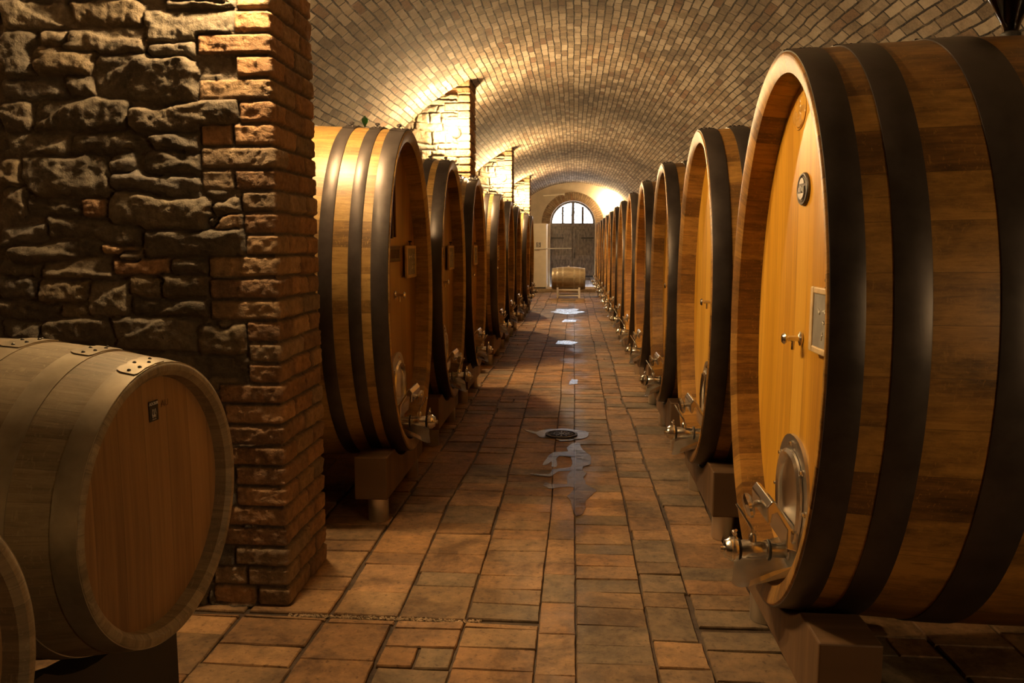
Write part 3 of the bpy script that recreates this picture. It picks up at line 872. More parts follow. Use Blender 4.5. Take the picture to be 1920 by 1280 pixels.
# ------------------------------------------------------------------ wall lamps
def make_lamp():
    r = empty('wall_lamp')
    bm = NB(); add_lathe(bm, [(0, 0), (0.05, 0), (0.055, 0.008), (0.045, 0.02), (0.018, 0.03), (0.016, 0.125), (0, 0.125)], T(rot=(PI / 2, 0, 0)), 20)
    obj('back_plate', bm, M['steel_dark'], r)
    bm = NB(); add_lathe(bm, [(0, 0.12), (0.026, 0.12), (0.03, 0.145), (0.022, 0.16), (0, 0.16)], T(rot=(PI / 2, 0, 0)), 16)
    obj('lamp_holder', bm, M['iron'], r)
    bm = NB(); q = bmesh.ops.create_icosphere(bm, subdivisions=2, radius=BULB_R)
    bmesh.ops.translate(bm, verts=q['verts'], vec=(0, -0.20, 0))
    obj('glass_globe', bm, M['lamp'], r)
    return r

def copy_tree(o, parent=None):
    c = o.copy(); COL.objects.link(c)
    if parent is not None: c.parent = parent; c.matrix_parent_inverse = o.matrix_parent_inverse.copy()
    for ch in list(o.children): copy_tree(ch, c)
    return c

lamp0 = make_lamp()
lamps = []
for k, y in enumerate(PIERS_Y):
    lamps.append((-1.21 if k == 0 else -1.33, (y + 0.045) if k == 0 else y - 0.035, 2.75, 0, ['glowing lamp on the stone face of the foreground pier, above the frame',
        'nearest glowing wall lamp, on the front of the second left pier', 'middle glowing wall lamp, on the third left pier',
        'farthest glowing wall lamp on the left piers'][k]))
    lamps.append((-1.33, y + PIER_D + 0.035, 2.75, PI, 'hidden wall lamp on the rear face of the %s left pier' % ['first', 'second', 'third', 'fourth'][k]))
lamps.append((1.22, Y1, 2.98, 0, 'glowing wall lamp to the right of the far arched door'))
lamps.append((WX - 0.01, 0.1, 1.6, -PI / 2, 'wall lamp low on the right side wall beside the viewpoint'))
for k, (x, y, z, rz, lab) in enumerate(lamps):
    o = lamp0 if k == 0 else copy_tree(lamp0)
    o.location = (x, y, z); o.rotation_euler = (0, 0, rz)
    tag(o, lab, 'lamp', 'wall lamps')
    if x < 0 and y > 5:
        g_ = [q for q in o.children if q.name.startswith('glass_globe')][0]
        g_.data = g_.data.copy(); g_.data.materials[0] = M['lamp_bright']
    if x > 2:
        g_ = [q for q in o.children if q.name.startswith('glass_globe')][0]
        g_.data = g_.data.copy(); g_.data.materials[0] = M['lamp_dim']
        for zz_ in (0.075, -0.085):  # plates added above and below the globe to keep its light off vault and floor
            bm = NB(); add_lathe(bm, [(0, zz_), (0.13, zz_), (0.132, zz_ + 0.004), (0, zz_ + 0.006)], T((0, -0.17, 0)), 28)
            obj('added_baffle', bm, M['iron'], o)

# ------------------------------------------------------------------ big oval casks
ZC, RH, RVV, LEN = 1.202, 0.63, 0.907, 1.68
def cask_r(x):
    t = (x - LEN / 2) / (LEN / 2)
    k = 1 - t * t
    return RH + 0.065 * k, RVV + 0.034 * k
def ell_pt(rh, rv, a): return rh * math.cos(a), rv * math.sin(a)

def shell(stations, seg, name, uvk=0.78):
    """stations: list of (x, rh, rv); builds a skin of rings around x with uv (arc, path)"""
    verts = []; uvs = []
    path = 0; px = None
    for (x, rh, rv) in stations:
        if px is not None: path += math.hypot(x - px[0], rv - px[1])
        px = (x, rv)
        for i in range(seg):
            a = 2 * PI * i / seg
            verts.append((x, rh * math.cos(a), ZC + rv * math.sin(a)))
        uvs.append(path)
    # arc length of a reference ellipse
    arc = [0]
    for i in range(seg):
        a, c = 2 * PI * i / seg, 2 * PI * (i + 1) / seg
        arc.append(arc[-1] + math.hypot(uvk * RH / .63 * (math.cos(c) - math.cos(a)) * .85, uvk * 1.2 * (math.sin(c) - math.sin(a))))
    faces = []; fuv = []
    for j in range(len(stations) - 1):
        for i in range(seg):
            i2 = (i + 1) % seg
            faces.append((j * seg + i, j * seg + i2, (j + 1) * seg + i2, (j + 1) * seg + i))
            fuv.append(((arc[i], uvs[j]), (arc[i + 1], uvs[j]), (arc[i + 1], uvs[j + 1]), (arc[i], uvs[j + 1])))
    me = bpy.data.meshes.new(name); me.from_pydata(verts, [], faces)
    u = me.uv_layers.new(name='UVMap')
    li = 0
    for q in fuv:
        for c in q: u.data[li].uv = c; li += 1
    return me

def disc_head(x, rh, rv, bulge, name, seg=96, zc=ZC):
    bm = NB(); rings = []
    for k in range(1, 9):
        f = k / 8
        rings.append([bm.verts.new((x + bulge * (1 - f * f), rh * f * math.cos(2 * PI * i / seg), zc + rv * f * math.sin(2 * PI * i / seg))) for i in range(seg)])
    c = bm.verts.new((x + bulge, 0, zc))
    for i in range(seg): bm.faces.new((c, rings[0][i], rings[0][(i + 1) % seg]))
    for a, b_ in zip(rings[:-1], rings[1:]):
        for i in range(seg): bm.faces.new((a[i], b_[i], b_[(i + 1) % seg], a[(i + 1) % seg]))
    return bm

HOOPS = [(0.006, 0.092), (0.158, 0.248), (0.405, 0.535)]
HOOPS_L = [(0.006, 0.092), (0.140, 0.205), (0.285, 0.355), (0.55, 0.63)]
HOOPS = HOOPS + [(LEN - b_, LEN - a) for a, b_ in reversed(HOOPS)]
HOOPS_L = HOOPS_L + [(LEN - b_, LEN - a) for a, b_ in reversed(HOOPS_L)]
HEADX = 0.10

def oval_pts(w2, zlo, zhi, n=28, flat=0.5):
    """outline of the manway: arched top, narrower rounded bottom"""
    pts = []
    zc = (zlo + zhi) / 2; hz = (zhi - zlo) / 2
    for k in range(n):
        a = 2 * PI * k / n
        y = w2 * math.copysign(abs(math.cos(a)) ** 0.85, math.cos(a)); z = zc + hz * math.copysign(abs(math.sin(a)) ** 0.9, math.sin(a))
        pts.append((y, z))
    return pts

FX = HEADX + 0.012    # face of the head boards near its middle
def build_cask_proto(HOOPS, wood, hm):
    root = empty('oval_cask'); seg = 120
    st = [(HEADX + 0.02, RH - 0.075, RVV - 0.075), (0.016, RH - 0.062, RVV - 0.062), (0.0, RH - 0.014, RVV - 0.014), (0.001, RH - 0.005, RVV - 0.005), (0.006, RH, RVV)]
    for k in range(1, 24):
        x = LEN * k / 24; st.append((x, *cask_r(x)))
    st += [(LEN - 0.006, RH, RVV), (LEN, RH - 0.006, RVV - 0.006), (LEN, RH - 0.030, RVV - 0.030), (LEN - 0.035, RH - 0.066, RVV - 0.066), (LEN - HEADX - 0.02, RH - 0.075, RVV - 0.075)]
    obj('staves', shell(st, seg, 'staves'), M[wood], root)
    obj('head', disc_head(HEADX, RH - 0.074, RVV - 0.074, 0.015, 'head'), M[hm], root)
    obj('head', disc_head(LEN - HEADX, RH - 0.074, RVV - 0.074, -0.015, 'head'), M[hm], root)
    for a, b_ in HOOPS:
        t = 0.0045; s2 = []
        for x, e in ((a, -0.003), (a, t - .001), (a + 0.002, t), ((a + b_) / 2, t), (b_ - 0.002, t), (b_, t - .001), (b_, -0.003)):
            rh, rv = cask_r(x); s2.append((x, rh + e, rv + e))
        hp = obj('hoop', shell(s2, seg, 'hoop'), M['hoop'], root)
        # riveted lap at the crown
        bm = NB(); rh, rv = cask_r((a + b_) / 2)
        am = 1.32
        pts_in = []; 
        P = []
        for q in range(7):
            an = am + 0.32 * q / 6 - 0.0
            P.append(an)
        g = []
        for an in P:
            row = []
            for x in (a + 0.001, b_ - 0.001):
                rh_, rv_ = cask_r(x)
                row.append([bm.verts.new((x, (rh_ + e) * math.cos(an), ZC + (rv_ + e) * math.sin(an))) for e in (0.003, 0.0085)])
            g.append(row)
        for q in range(6):
            A, B = g[q], g[q + 1]
            bm.faces.new((A[0][1], A[1][1], B[1][1], B[0][1]))
            bm.faces.new((A[0][0], A[0][1], B[0][1], B[0][0])); bm.faces.new((A[1][0], A[1][1], B[1][1], B[1][0]))
        bm.faces.new((g[0][0][0], g[0][0][1], g[0][1][1], g[0][1][0])); bm.faces.new((g[6][0][0], g[6][0][1], g[6][1][1], g[6][1][0]))
        for an in (am + 0.06, am + 0.26):
            for x in (a + 0.022, b_ - 0.022):
                rh_, rv_ = cask_r(x)
                q = bmesh.ops.create_icosphere(bm, subdivisions=2, radius=0.008)
                bmesh.ops.translate(bm, verts=q['verts'], vec=(x, (rh_ + .009) * math.cos(an), ZC + (rv_ + .009) * math.sin(an)))
        for an in (PI / 2 - 0.10,):
            x = a + (b_ - a) * 0.6; rh_, rv_ = cask_r(x)
            add_lathe(bm, [(0, 0), (0.007, 0), (0.007, 0.008), (0.014, 0.010), (0.014, 0.019), (0.010, 0.023), (0, 0.024)], T((x, (rh_ + .006) * math.cos(an), ZC + (rv_ + .006) * math.sin(an))), 14)
        obj('riveted_lap', bm, M['hoop'], hp)
    # --- manway: outer flange, pressed door, cross bar with hand knob, bolts
    fl_ = NB(); out = oval_pts(0.20, 0.388, 0.858, 40); inn = oval_pts(0.14, 0.50, 0.80, 40)
    A = [fl_.verts.new((FX, y, z)) for y, z in out]; B = [fl_.verts.new((FX - 0.012, y * .985, z)) for y, z in out]
    C_ = [fl_.verts.new((FX - 0.012, y, z)) for y, z in inn]; D = [fl_.verts.new((FX + 0.01, y * .97, z)) for y, z in inn]
    for R0_, R1_ in ((A, B), (B, C_), (C_, D)):
        for i in range(40): fl_.faces.new((R0_[i], R0_[(i + 1) % 40], R1_[(i + 1) % 40], R1_[i]))
    mw = obj('manway_flange', fl_, M['steel_dark'], root); tag(mw, 'brushed steel manway flange')
    d = NB(); prof = [(1.06, -0.014), (1.06, -0.022), (0.98, -0.03), (0.90, -0.024), (0.84, -0.012), (0.5, -0.010), (0.0, -0.008)]
    zc_ = 0.65; rings = []
    for f, dx in prof[:-1]:
        rings.append([d.verts.new((FX + dx, y * f, zc_ + (z - zc_) * f)) for y, z in inn])
    cc = d.verts.new((FX + prof[-1][1], 0, zc_))
    for a_, b_ in zip(rings[:-1], rings[1:]):
        for i in range(40): d.faces.new((a_[i], a_[(i + 1) % 40], b_[(i + 1) % 40], b_[i]))
    for i in range(40): d.faces.new((rings[-1][i], rings[-1][(i + 1) % 40], cc))
    obj('manway_door', d, M['steel'], mw)
    for (y, z) in ((0.0, 0.83), (0.135, 0.765), (-0.135, 0.765), (0.18, 0.64), (-0.18, 0.64), (0.172, 0.51), (-0.172, 0.51), (0.11, 0.425), (-0.11, 0.425)):
        bm = NB(); add_lathe(bm, [(0, 0.008), (0.0105, 0.008), (0.0105, 0.016), (0.007, 0.018), (0.0065, 0.024), (0, 0.025)], T((FX, y, z)) @ XM, 10)
        obj('bolt', bm, M['steel'], mw)
    # cross bar (folded channel standing off the door)
    bm = NB()
    poly = [(-0.035, 0.0), (0.035, 0.0), (0.035, 0.008), (-0.035, 0.008)]
    # channel: goes from the flange at the near side out to the knob
    add_prism(bm, [(-0.13, 0.535), (-0.10, 0.50), (0.10, 0.50), (0.13, 0.535), (0.13, 0.56), (-0.13, 0.56)], FX - 0.02, FX - 0.035)
    arm = [(FX - a_, z_) for a_, z_ in ((.012, .560), (.035, .575), (.088, .655), (.102, .662), (.118, .640), (.114, .585), (.102, .588), (.098, .618), (.086, .622), (.05, .565), (.05, .50), (.012, .49))]
    A_ = [bm.verts.new((x, -0.115, z)) for x, z in arm]; B_ = [bm.verts.new((x, 0.115, z)) for x, z in arm]
    bm.faces.new(A_); bm.faces.new(B_)
    for i in range(len(arm)): bm.faces.new((A_[i], A_[(i + 1) % len(arm)], B_[(i + 1) % len(arm)], B_[i]))
    obj('clamp_bar', bm, M['steel'], mw, smooth=False, bevel=0.004)
    bm = NB(); mk = T((FX - 0.108, 0.03, 0.61), (0, -0.25, 0)) @ XM
    prof = [(0, 0), (0.012, 0), (0.012, 0.02), (0.028, 0.024), (0.04, 0.034), (0.041, 0.044), (0.03, 0.052), (0.012, 0.056), (0, 0.056)]
    rings = []
    sg = 35
    for r, h_ in prof:
        if r == 0: rings.append([bm.verts.new(mk @ Vector((0, 0, h_)))]); continue
        rings.append([bm.verts.new(mk @ Vector(((r * (1 + (0.12 * math.cos(5 * 2 * PI * i / sg) if r > .02 else 0))) * math.cos(2 * PI * i / sg), (r * (1 + (0.12 * math.cos(5 * 2 * PI * i / sg) if r > .02 else 0))) * math.sin(2 * PI * i / sg), h_))) for i in range(sg)])
    for a_, b_ in zip(rings[:-1], rings[1:]):
        for i in range(sg):
            j = (i + 1) % sg
            if len(a_) == 1: bm.faces.new((a_[0], b_[i], b_[j]))
            elif len(b_) == 1: bm.faces.new((a_[i], a_[j], b_[0]))
            else: bm.faces.new((a_[i], a_[j], b_[j], b_[i]))
    obj('hand_knob', bm, M['steel'], mw)
    # --- outlet valve
    vz_ = 0.452
    bm = NB()
    add_lathe(bm, [(0, 0), (0.034, 0), (0.034, 0.006), (0.026, 0.010), (0.026, 0.06), (0.033, 0.062), (0.033, 0.074), (0.027, 0.076), (0.030, 0.085), (0.033, 0.10), (0.033, 0.155), (0.028, 0.163), (0.028, 0.17), (0.036, 0.172), (0.036, 0.182), (0, 0.182)], T((FX - 0.012, 0, vz_)) @ XM, 28)
    vv = obj('outlet_valve', bm, M['steel'], root)
    bm = NB(); add_lathe(bm, [(0, 0.182), (0.033, 0.182), (0.042, 0.186), (0.042, 0.198), (0.034, 0.206), (0.030, 0.216), (0.012, 0.222), (0.012, 0.232), (0, 0.234)], T((FX - 0.012, 0, vz_)) @ XM, 28)
    obj('end_cap', bm, M['steel'], vv)
    bm = NB(); add_lathe(bm, [(0.037, 0.172), (0.043, 0.175), (0.045, 0.184), (0.043, 0.193), (0.037, 0.196), (0.037, 0.172)], T((FX - 0.012, 0, vz_)) @ XM, 28)
    add_tube(bm, [(FX - 0.196, 0.0, vz_ + 0.042), (FX - 0.196, -0.004, vz_ + 0.066), (FX - 0.196, -0.02, vz_ + 0.074)], 0.005, 8)
    add_cyl(bm, 0.008, 0.008, 0.024, T((FX - 0.196, 0.006, vz_ + 0.055), (PI / 2, 0, 0)), 10)
    obj('clamp_ring', bm, M['steel'], vv)
    for xx in (0.066, 0.166):
        bm = NB(); add_lathe(bm, [(0.0335, xx - .003), (0.0365, xx), (0.0365, xx + .004), (0.0335, xx + .007), (0.0335, xx - .003)], T((FX - 0.012, 0, vz_)) @ XM, 28)
        obj('gasket', bm, M['rubber'], vv)
    bm = NB()
    add_lathe(bm, [(0, 0.02), (0.014, 0.02), (0.014, 0.05), (0.010, 0.056), (0.007, 0.06), (0, 0.06)], T((FX - 0.135, 0, vz_)), 14)
    add_tube(bm, [(FX - 0.135, 0, vz_ + 0.055), (FX - 0.137, 0.0, vz_ + 0.075), (FX - 0.150, 0.01, vz_ + 0.095), (FX - 0.185, 0.04, vz_ + 0.15)], [0.006, 0.0055, 0.005, 0.005], 8)
    obj('valve_lever', bm, M['steel'], vv)
    # --- drip tray: folded sheet scoop under the valve
    bm = NB()
    n = 10
    prof = []
    top = []; bot = []
    for k in range(n + 1):
        t = k / n
        y = -0.13 + 0.26 * t
        top.append((FX - 0.012, y, 0.315 - 0.02 * math.sin(PI * t)))
    tip = [(FX - 0.20 + 0.03 * abs(2 * k / n - 1), -0.12 + 0.24 * k / n, 0.368 - 0.04 * math.sin(PI * k / n)) for k in range(n + 1)]
    base_ = [(FX - 0.014, -0.125 + 0.25 * k / n, 0.418 - 0.020 * math.sin(PI * k / n)) for k in range(n + 1)]
    V0 = [bm.verts.new(p) for p in base_]; V1 = [bm.verts.new(p) for p in tip]
    for k in range(n): bm.faces.new((V0[k], V0[k + 1], V1[k + 1], V1[k]))
    for s, k in ((-1, 0), (1, n)):
        w_ = [bm.verts.new(p) for p in ((FX - 0.014, s * 0.13, 0.452), (FX - 0.09, s * 0.13, 0.430), (FX - 0.165, s * 0.123, 0.392))]
        bm.faces.new((V0[k], w_[0], w_[1], w_[2], V1[k]))
    bmesh.ops.solidify(bm, geom=list(bm.faces), thickness=0.0025)
    obj('drip_tray', bm, M['steel'], root, smooth=True)
    # --- sampling tap at mid height
    bm = NB(); zt_ = 1.19
    add_lathe(bm, [(0, 0), (0.024, 0), (0.024, 0.004), (0.012, 0.008), (0.0095, 0.010), (0.0095, 0.040), (0.0075, 0.042), (0.0075, 0.047), (0.0, 0.047)], T((FX, 0, zt_)) @ XM, 20)
    add_cyl(bm, 0.0055, 0.0055, 0.03, T((FX - 0.026, 0, zt_ - 0.022)), 12)
    tp = obj('sampling_tap', bm, M['steel'], root)
    bm = NB(); add_lathe(bm, [(0, 0.047), (0.006, 0.047), (0.017, 0.050), (0.020, 0.055), (0.014, 0.062), (0, 0.063)], T((FX, 0, zt_)) @ XM, 18)
    obj('tap_knob', bm, M['steel'], tp)
    return root

proto = build_cask_proto(HOOPS, 'stave_dark', 'head')
proto_l = build_cask_proto(HOOPS_L, 'stave', 'head_shaded')
XR, XL = 0.65, -0.93
R_Y = [2.73 + 1.765 * k for k in range(13)]
R_Y[1] = 4.48
L_Y = [4.62, 6.28, 7.94, 10.42, 12.08, 13.74, 16.55, 18.2]
ordn = ['nearest', 'second', 'third', 'fourth', 'fifth', 'sixth', 'seventh', 'eighth', 'ninth', 'tenth', 'eleventh', 'twelfth', 'farthest']
casks = {}
first = True
extras = {0: ', its golden head fully in view with badge and carved crest', 1: ', just behind the foreground cask', }
for side, ys in (('right', R_Y), ('left', L_Y)):
    for k, y in enumerate(ys):
        src = proto if side == 'right' else proto_l
        c = src if k == 0 else copy_tree(src)
        c.location = (XR if side == 'right' else XL, y, 0)
        if side == 'left': c.scale = (1, 1, 1.018)
        c.rotation_euler = (0, 0, 0 if side == 'right' else PI)
        casks[(side, k)] = c
        if side == 'right' and k == 0: lab = 'huge golden oval oak cask with badge and carved crest, right foreground'
        elif side == 'left' and k == 0: lab = 'nearest cask of the left row, golden staves beside the brick pier'
        else:
            o_n = 'farthest' if k == len(ys) - 1 else ordn[k]
            lab = '%s oval oak cask from the viewer in the %s row' % (o_n, side)
        tag(c, lab, 'cask', 'oval casks in the %s row' % side)

# badge and crest only where the photo shows them
def add_badge(c, y0, z0):
    bm = NB(); n = 36
    add_lathe(bm, [(0, 0.012), (0.040, 0.012), (0.043, 0.009), (0.047, 0.013), (0.052, 0.013), (0.055, 0.009), (0.055, 0), (0, 0)], T((0, 0, 0)) @ XM, n)
    for v in bm.verts: v.co.y *= 1.15; v.co.z *= 0.98
    bmesh.ops.translate(bm, verts=bm.verts, vec=(FX, y0, z0))
    b0 = obj('maker_badge', bm, M['pewter'], c); tag(b0, 'dark oval metal badge with pale raised centre')
    bm = NB()
    pts = [(0.036 * math.cos(a), 0.034 * math.sin(a)) for a in [math.radians(d) for d in range(205, 336, 10)]]
    add_prism(bm, pts, -0.004, 0.0, T((FX - 0.012, y0, z0)))
    for k in range(4): add_box(bm, (0.004, 0.009, 0.02 - (k % 2) * 0.006), T((FX - 0.014, y0 - 0.026 + k * 0.017, z0 - 0.001)))
    add_prism(bm, [(0.034 * math.cos(a), 0.036 * math.sin(a)) for a in [math.radians(d) for d in range(30, 151, 10)]], -0.003, 0.0, T((FX - 0.012, y0, z0)))
    obj('raised_relief', bm, M['silver'], b0, smooth=False)
def add_crest(c, y0, z0):
    # carved round crest: rim with foliage-like relief
    n, rr_ = 72, 24; bm = NB(); rings = []
    for j in range(1, rr_ + 1):
        f = j / rr_; row = []
        for i in range(n):
            a = 2 * PI * i / n
            y, z = 0.085 * f * math.cos(a), 0.070 * f * math.sin(a)
            h = 0.012 if f > 0.90 else (0.003 if f > 0.82 else 0.004) + 0.011 * float(ridged(np.array([y * 38 + 4]), np.array([z * 38 + 8]), 3)[0]) * (1 if f < .85 else .4)
            if j == rr_: h = 0
            row.append(bm.verts.new((FX + 0.001 - h, y0 + y, z0 + z)))
        rings.append(row)
    cc = bm.verts.new((FX - 0.014, y0, z0))
    for i in range(n): bm.faces.new((cc, rings[0][i], rings[0][(i + 1) % n]))
    for a_, b_ in zip(rings[:-1], rings[1:]):
        for i in range(n): bm.faces.new((a_[i], b_[i], b_[(i + 1) % n], a_[(i + 1) % n]))
    bm2 = bm
    for (dy, dz) in ((-0.085, 0.0), (0.0, -0.08), (0.0, 0.08)):
        q = bmesh.ops.create_icosphere(bm2, subdivisions=2, radius=0.012)
        bmesh.ops.transform(bm2, matrix=T((FX, y0 + dy, z0 + dz)) @ Matrix.Diagonal((0.6, 1, 1, 1)), verts=q['verts'])
    cr = obj('carved_crest', bm2, M['crest'], c); tag(cr, 'round carved wooden crest near the top of the head')
r0 = casks[('right', 0)]
add_badge(r0, 0.02, 1.685)
add_crest(r0, 0.10, 1.953)
add_crest(casks[('right', 1)], 0.0, 1.9)
# move the nearest cask's own tap slightly
def add_gauge(c):
    bm = NB()
    for y in (0.02, 0.10): add_tube(bm, [(FX - 0.01, y, 1.52), (FX - 0.01, y, 1.86)], 0.008, 6)
    add_box(bm, (0.012, 0.12, 0.015), T((FX - 0.01, 0.06, 1.86)))
    add_box(bm, (0.012, 0.03, 0.015), T((FX - 0.01, 0.10, 1.52)))
    obj('level_gauge', bm, M['brown_plate'], c, smooth=False)
    bm = NB(); add_box(bm, (0.012, 0.40, 0.09), T((FX - 0.003, 0.08, 1.425)))
    for k in range(9):
        add_box(bm, (0.006, 0.016, 0.05), T((FX - 0.010, -0.07 + k * 0.036, 1.425)))
    for z in (1.386, 1.464): add_box(bm, (0.008, 0.38, 0.006), T((FX - 0.010, 0.08, z)))
    p = obj('carved_name_board', bm, M['brown_plate'], c, smooth=False, bevel=0.002)
for k in (0, 1): add_gauge(casks[('left', k)])

# slate boards hang on the heads: things of their own
def make_slate(seed):
    r = empty('slate_board'); rs = random.Random(seed)
    bm = NB(); W_, H_ = 0.145, 0.10
    add_box(bm, (0.008, 2 * W_ - .03, 2 * H_ - .03), T((0, 0, 0)))
    obj('slate', bm, M['slate'], r, smooth=False)
    bm = NB()
    for s in (-1, 1):
        add_box(bm, (0.016, 0.022 * 1.3, 2 * H_), T((0, s * (W_ - .014), 0)))
        add_box(bm, (0.016, 2 * W_ - 0.058, 0.02), T((0, 0, s * (H_ - .01))))
    obj('slate_frame', bm, M['slate_wood'], r, smooth=False, bevel=0.004)
    bm = NB()
    add_tube(bm, [(-0.002, -0.02, H_), (0.004, 0.0, H_ + 0.022), (-0.002, 0.02, H_)], 0.0018, 5)
    add_cyl(bm, 0.005, 0.005, 0.02, T((0.001, 0, H_ + 0.024), (0, PI / 2, 0)), 8)
    obj('hanging_cord', bm, M['iron'], r)
    for row, z in enumerate((0.035, -0.005, -0.04)):
        y = -0.08 if seed % 2 else -0.06
        for k in range(3 if row else 4):
            pts = [( -0.0055, y + k * 0.045 + rs.uniform(-.012, .016), z + rs.uniform(-.016, .016)) for _ in range(5)]
            bm = NB(); add_tube(bm, pts, 0.0018, 4); obj('chalk_mark', bm, M['chalk'], r)
    return r
sl_first = make_slate(1)
sl_other = make_slate(2)
slots = [('left', 0), ('left', 1), ('left', 2), ('left', 3), ('right', 0), ('right', 1), ('left', 4), ('left', 5)]
for k, key in enumerate(slots):
    o = (sl_first, sl_other)[k] if k < 2 else copy_tree((sl_first, sl_other)[k % 2])
    c = casks[key]; sg = 1 if key[0] == 'right' else -1
    if key == ('right', 0): ly, lz = -0.33, 1.275
    elif key == ('right', 1): ly, lz = -0.36, 1.3
    else: ly, lz = -0.36, 1.40
    px = FX - 0.012 - 0.0095
    o.location = (c.location.x + sg * px, c.location.y + sg * ly, lz)
    o.rotation_euler = (0, 0, 0 if sg > 0 else PI)
    tag(o, 'wood-framed chalk slate hanging on the head of the %s %s cask' % (ordn[key[1]], key[0]), 'slate board', 'slates on the cask heads')

# ------------------------------------------------------------------ cradles
def make_cradle():
    r = empty('cask_cradle')
    for xa, xb in ((0.06, 0.24), (LEN - 0.24, LEN - 0.06)):
        poly = [(-0.40, 0.135), (0.40, 0.135), (0.52, 0.23), (0.52, 0.37)]
        rh, rv = cask_r(xa if xa < 1 else xb); rh2, rv2 = cask_r(xb if xa < 1 else xa)
        yy = 0.40
        n = 16
        top = []
        for i in range(n + 1):
            y = yy - 2 * yy * i / n
            z = ZC - (rv2 + 0.008) * math.sqrt(max(0, 1 - (y / (rh2 + 0.008)) ** 2))
            top.append((y, min(z, 0.37)))
        poly = [(-0.50, 0.135), (0.50, 0.135), (0.50, 0.37)] + top + [(-0.50, 0.37)]
        bm = NB(); add_prism(bm, poly, xa, xb)
        obj('saddle_beam', bm, M['beam'], r, smooth=False, bevel=0.006)
        for y in (-0.42, 0.42):
            bm = NB(); add_lathe(bm, [(0, 0.0), (0.053, 0.0), (0.056, 0.004), (0.056, 0.134), (0, 0.134)], T(((xa + xb) / 2 - (0.02 if xa < 1 else -.02), y, 0)), 28)
            obj('steel_foot', bm, M['steel_dark'], r)
    return r
cr0 = make_cradle(); first = True
for key, c in casks.items():
    o = cr0 if first else copy_tree(cr0); first = False
    o.location = c.location; o.rotation_euler = c.rotation_euler
    tag(o, 'dark timber cradle on steel feet under the %s cask of the %s row' % (ordn[key[1]] if not (key[1] == len(L_Y) - 1 and key[0] == 'left') else 'farthest', key[0]), 'cradle', 'cradles under the %s row' % key[0])

# ------------------------------------------------------------------ glass vessels on the casks
def glass_vessel(name, loc, s, glassmat, fill, label, cat):
    r = empty(name, loc)
    out = [(0.0, 0.0), (0.022, 0.0), (0.024, 0.03), (0.03, 0.05), (0.055, 0.10), (0.085, 0.15), (0.095, 0.19), (0.088, 0.235), (0.06, 0.27), (0.03, 0.285), (0.022, 0.30), (0.024, 0.32)]
    inn = [(max(a - 0.005, 0), b_) for a, b_ in reversed(out[1:])] + [(0, 0.006)]
    bm = NB(); add_lathe(bm, [(a * s, b_ * s) for a, b_ in out + inn], seg=32)
    obj('glass_bulb', bm, glassmat, r)
    if fill:
        bm = NB(); add_lathe(bm, [(a * s, b_ * s) for a, b_ in [(0, 0.008), (0.0165, 0.008), (0.018, 0.03), (0.0245, 0.05), (0.0495, 0.10), (0.079, 0.15), (0.086, 0.172), (0, 0.172)]], seg=32)
        obj('wine_fill', bm, M['wine'], r)
    bm = NB(); add_lathe(bm, [(0, -0.004 * s), (0.03 * s, -0.004 * s), (0.03 * s, 0.012 * s), (0.024 * s, 0.018 * s), (0.023 * s, 0.0), (0, 0)], seg=20)
    obj('bung', bm, M['rubber'], r)
    tag(r, label, cat)
    return r
xb = 1.40 - XR; rh, rv = cask_r(xb)
glass_vessel('glass_fermentation_bulb', (1.365, 2.73, ZC + rv + 0.006), 1.0, M['dark_glass'], True, 'dark glass topping-up bulb with wine on top of the right foreground cask', 'glass vessel')
xb = XL + 1.205; rh, rv = cask_r(0.29)
glass_vessel('glass_airlock', (-1.20, 4.62, (ZC + cask_r(0.27)[1]) * 1.018 + 0.006), 0.2, M['green_glass'], False, 'small green glass airlock on top of the nearest left cask', 'airlock')

# ------------------------------------------------------------------ small round barrels
def round_body(stations, seg, name, stave=None):
    verts = []; path = [0]
    for k, (x, r) in enumerate(stations):
        if k: path.append(path[-1] + math.hypot(x - stations[k - 1][0], r - stations[k - 1][1]))
        for i in range(seg):
            a = 2 * PI * i / seg; verts.append((x, r * math.cos(a), r * math.sin(a)))
    faces = []; fuv = []
    rm = max(r for _, r in stations)
    for j in range(len(stations) - 1):
        for i in range(seg):
            i2 = (i + 1) % seg
            faces.append((j * seg + i, j * seg + i2, (j + 1) * seg + i2, (j + 1) * seg + i))
            u0, u1 = 2 * PI * rm * i / seg, 2 * PI * rm * (i + 1) / seg
            fuv += [(u0, path[j]), (u1, path[j]), (u1, path[j + 1]), (u0, path[j + 1])]
    me = bpy.data.meshes.new(name); me.from_pydata(verts, [], faces)
    u = me.uv_layers.new(name='UVMap')
    for li, c in enumerate(fuv): u.data[li].uv = c
    return me

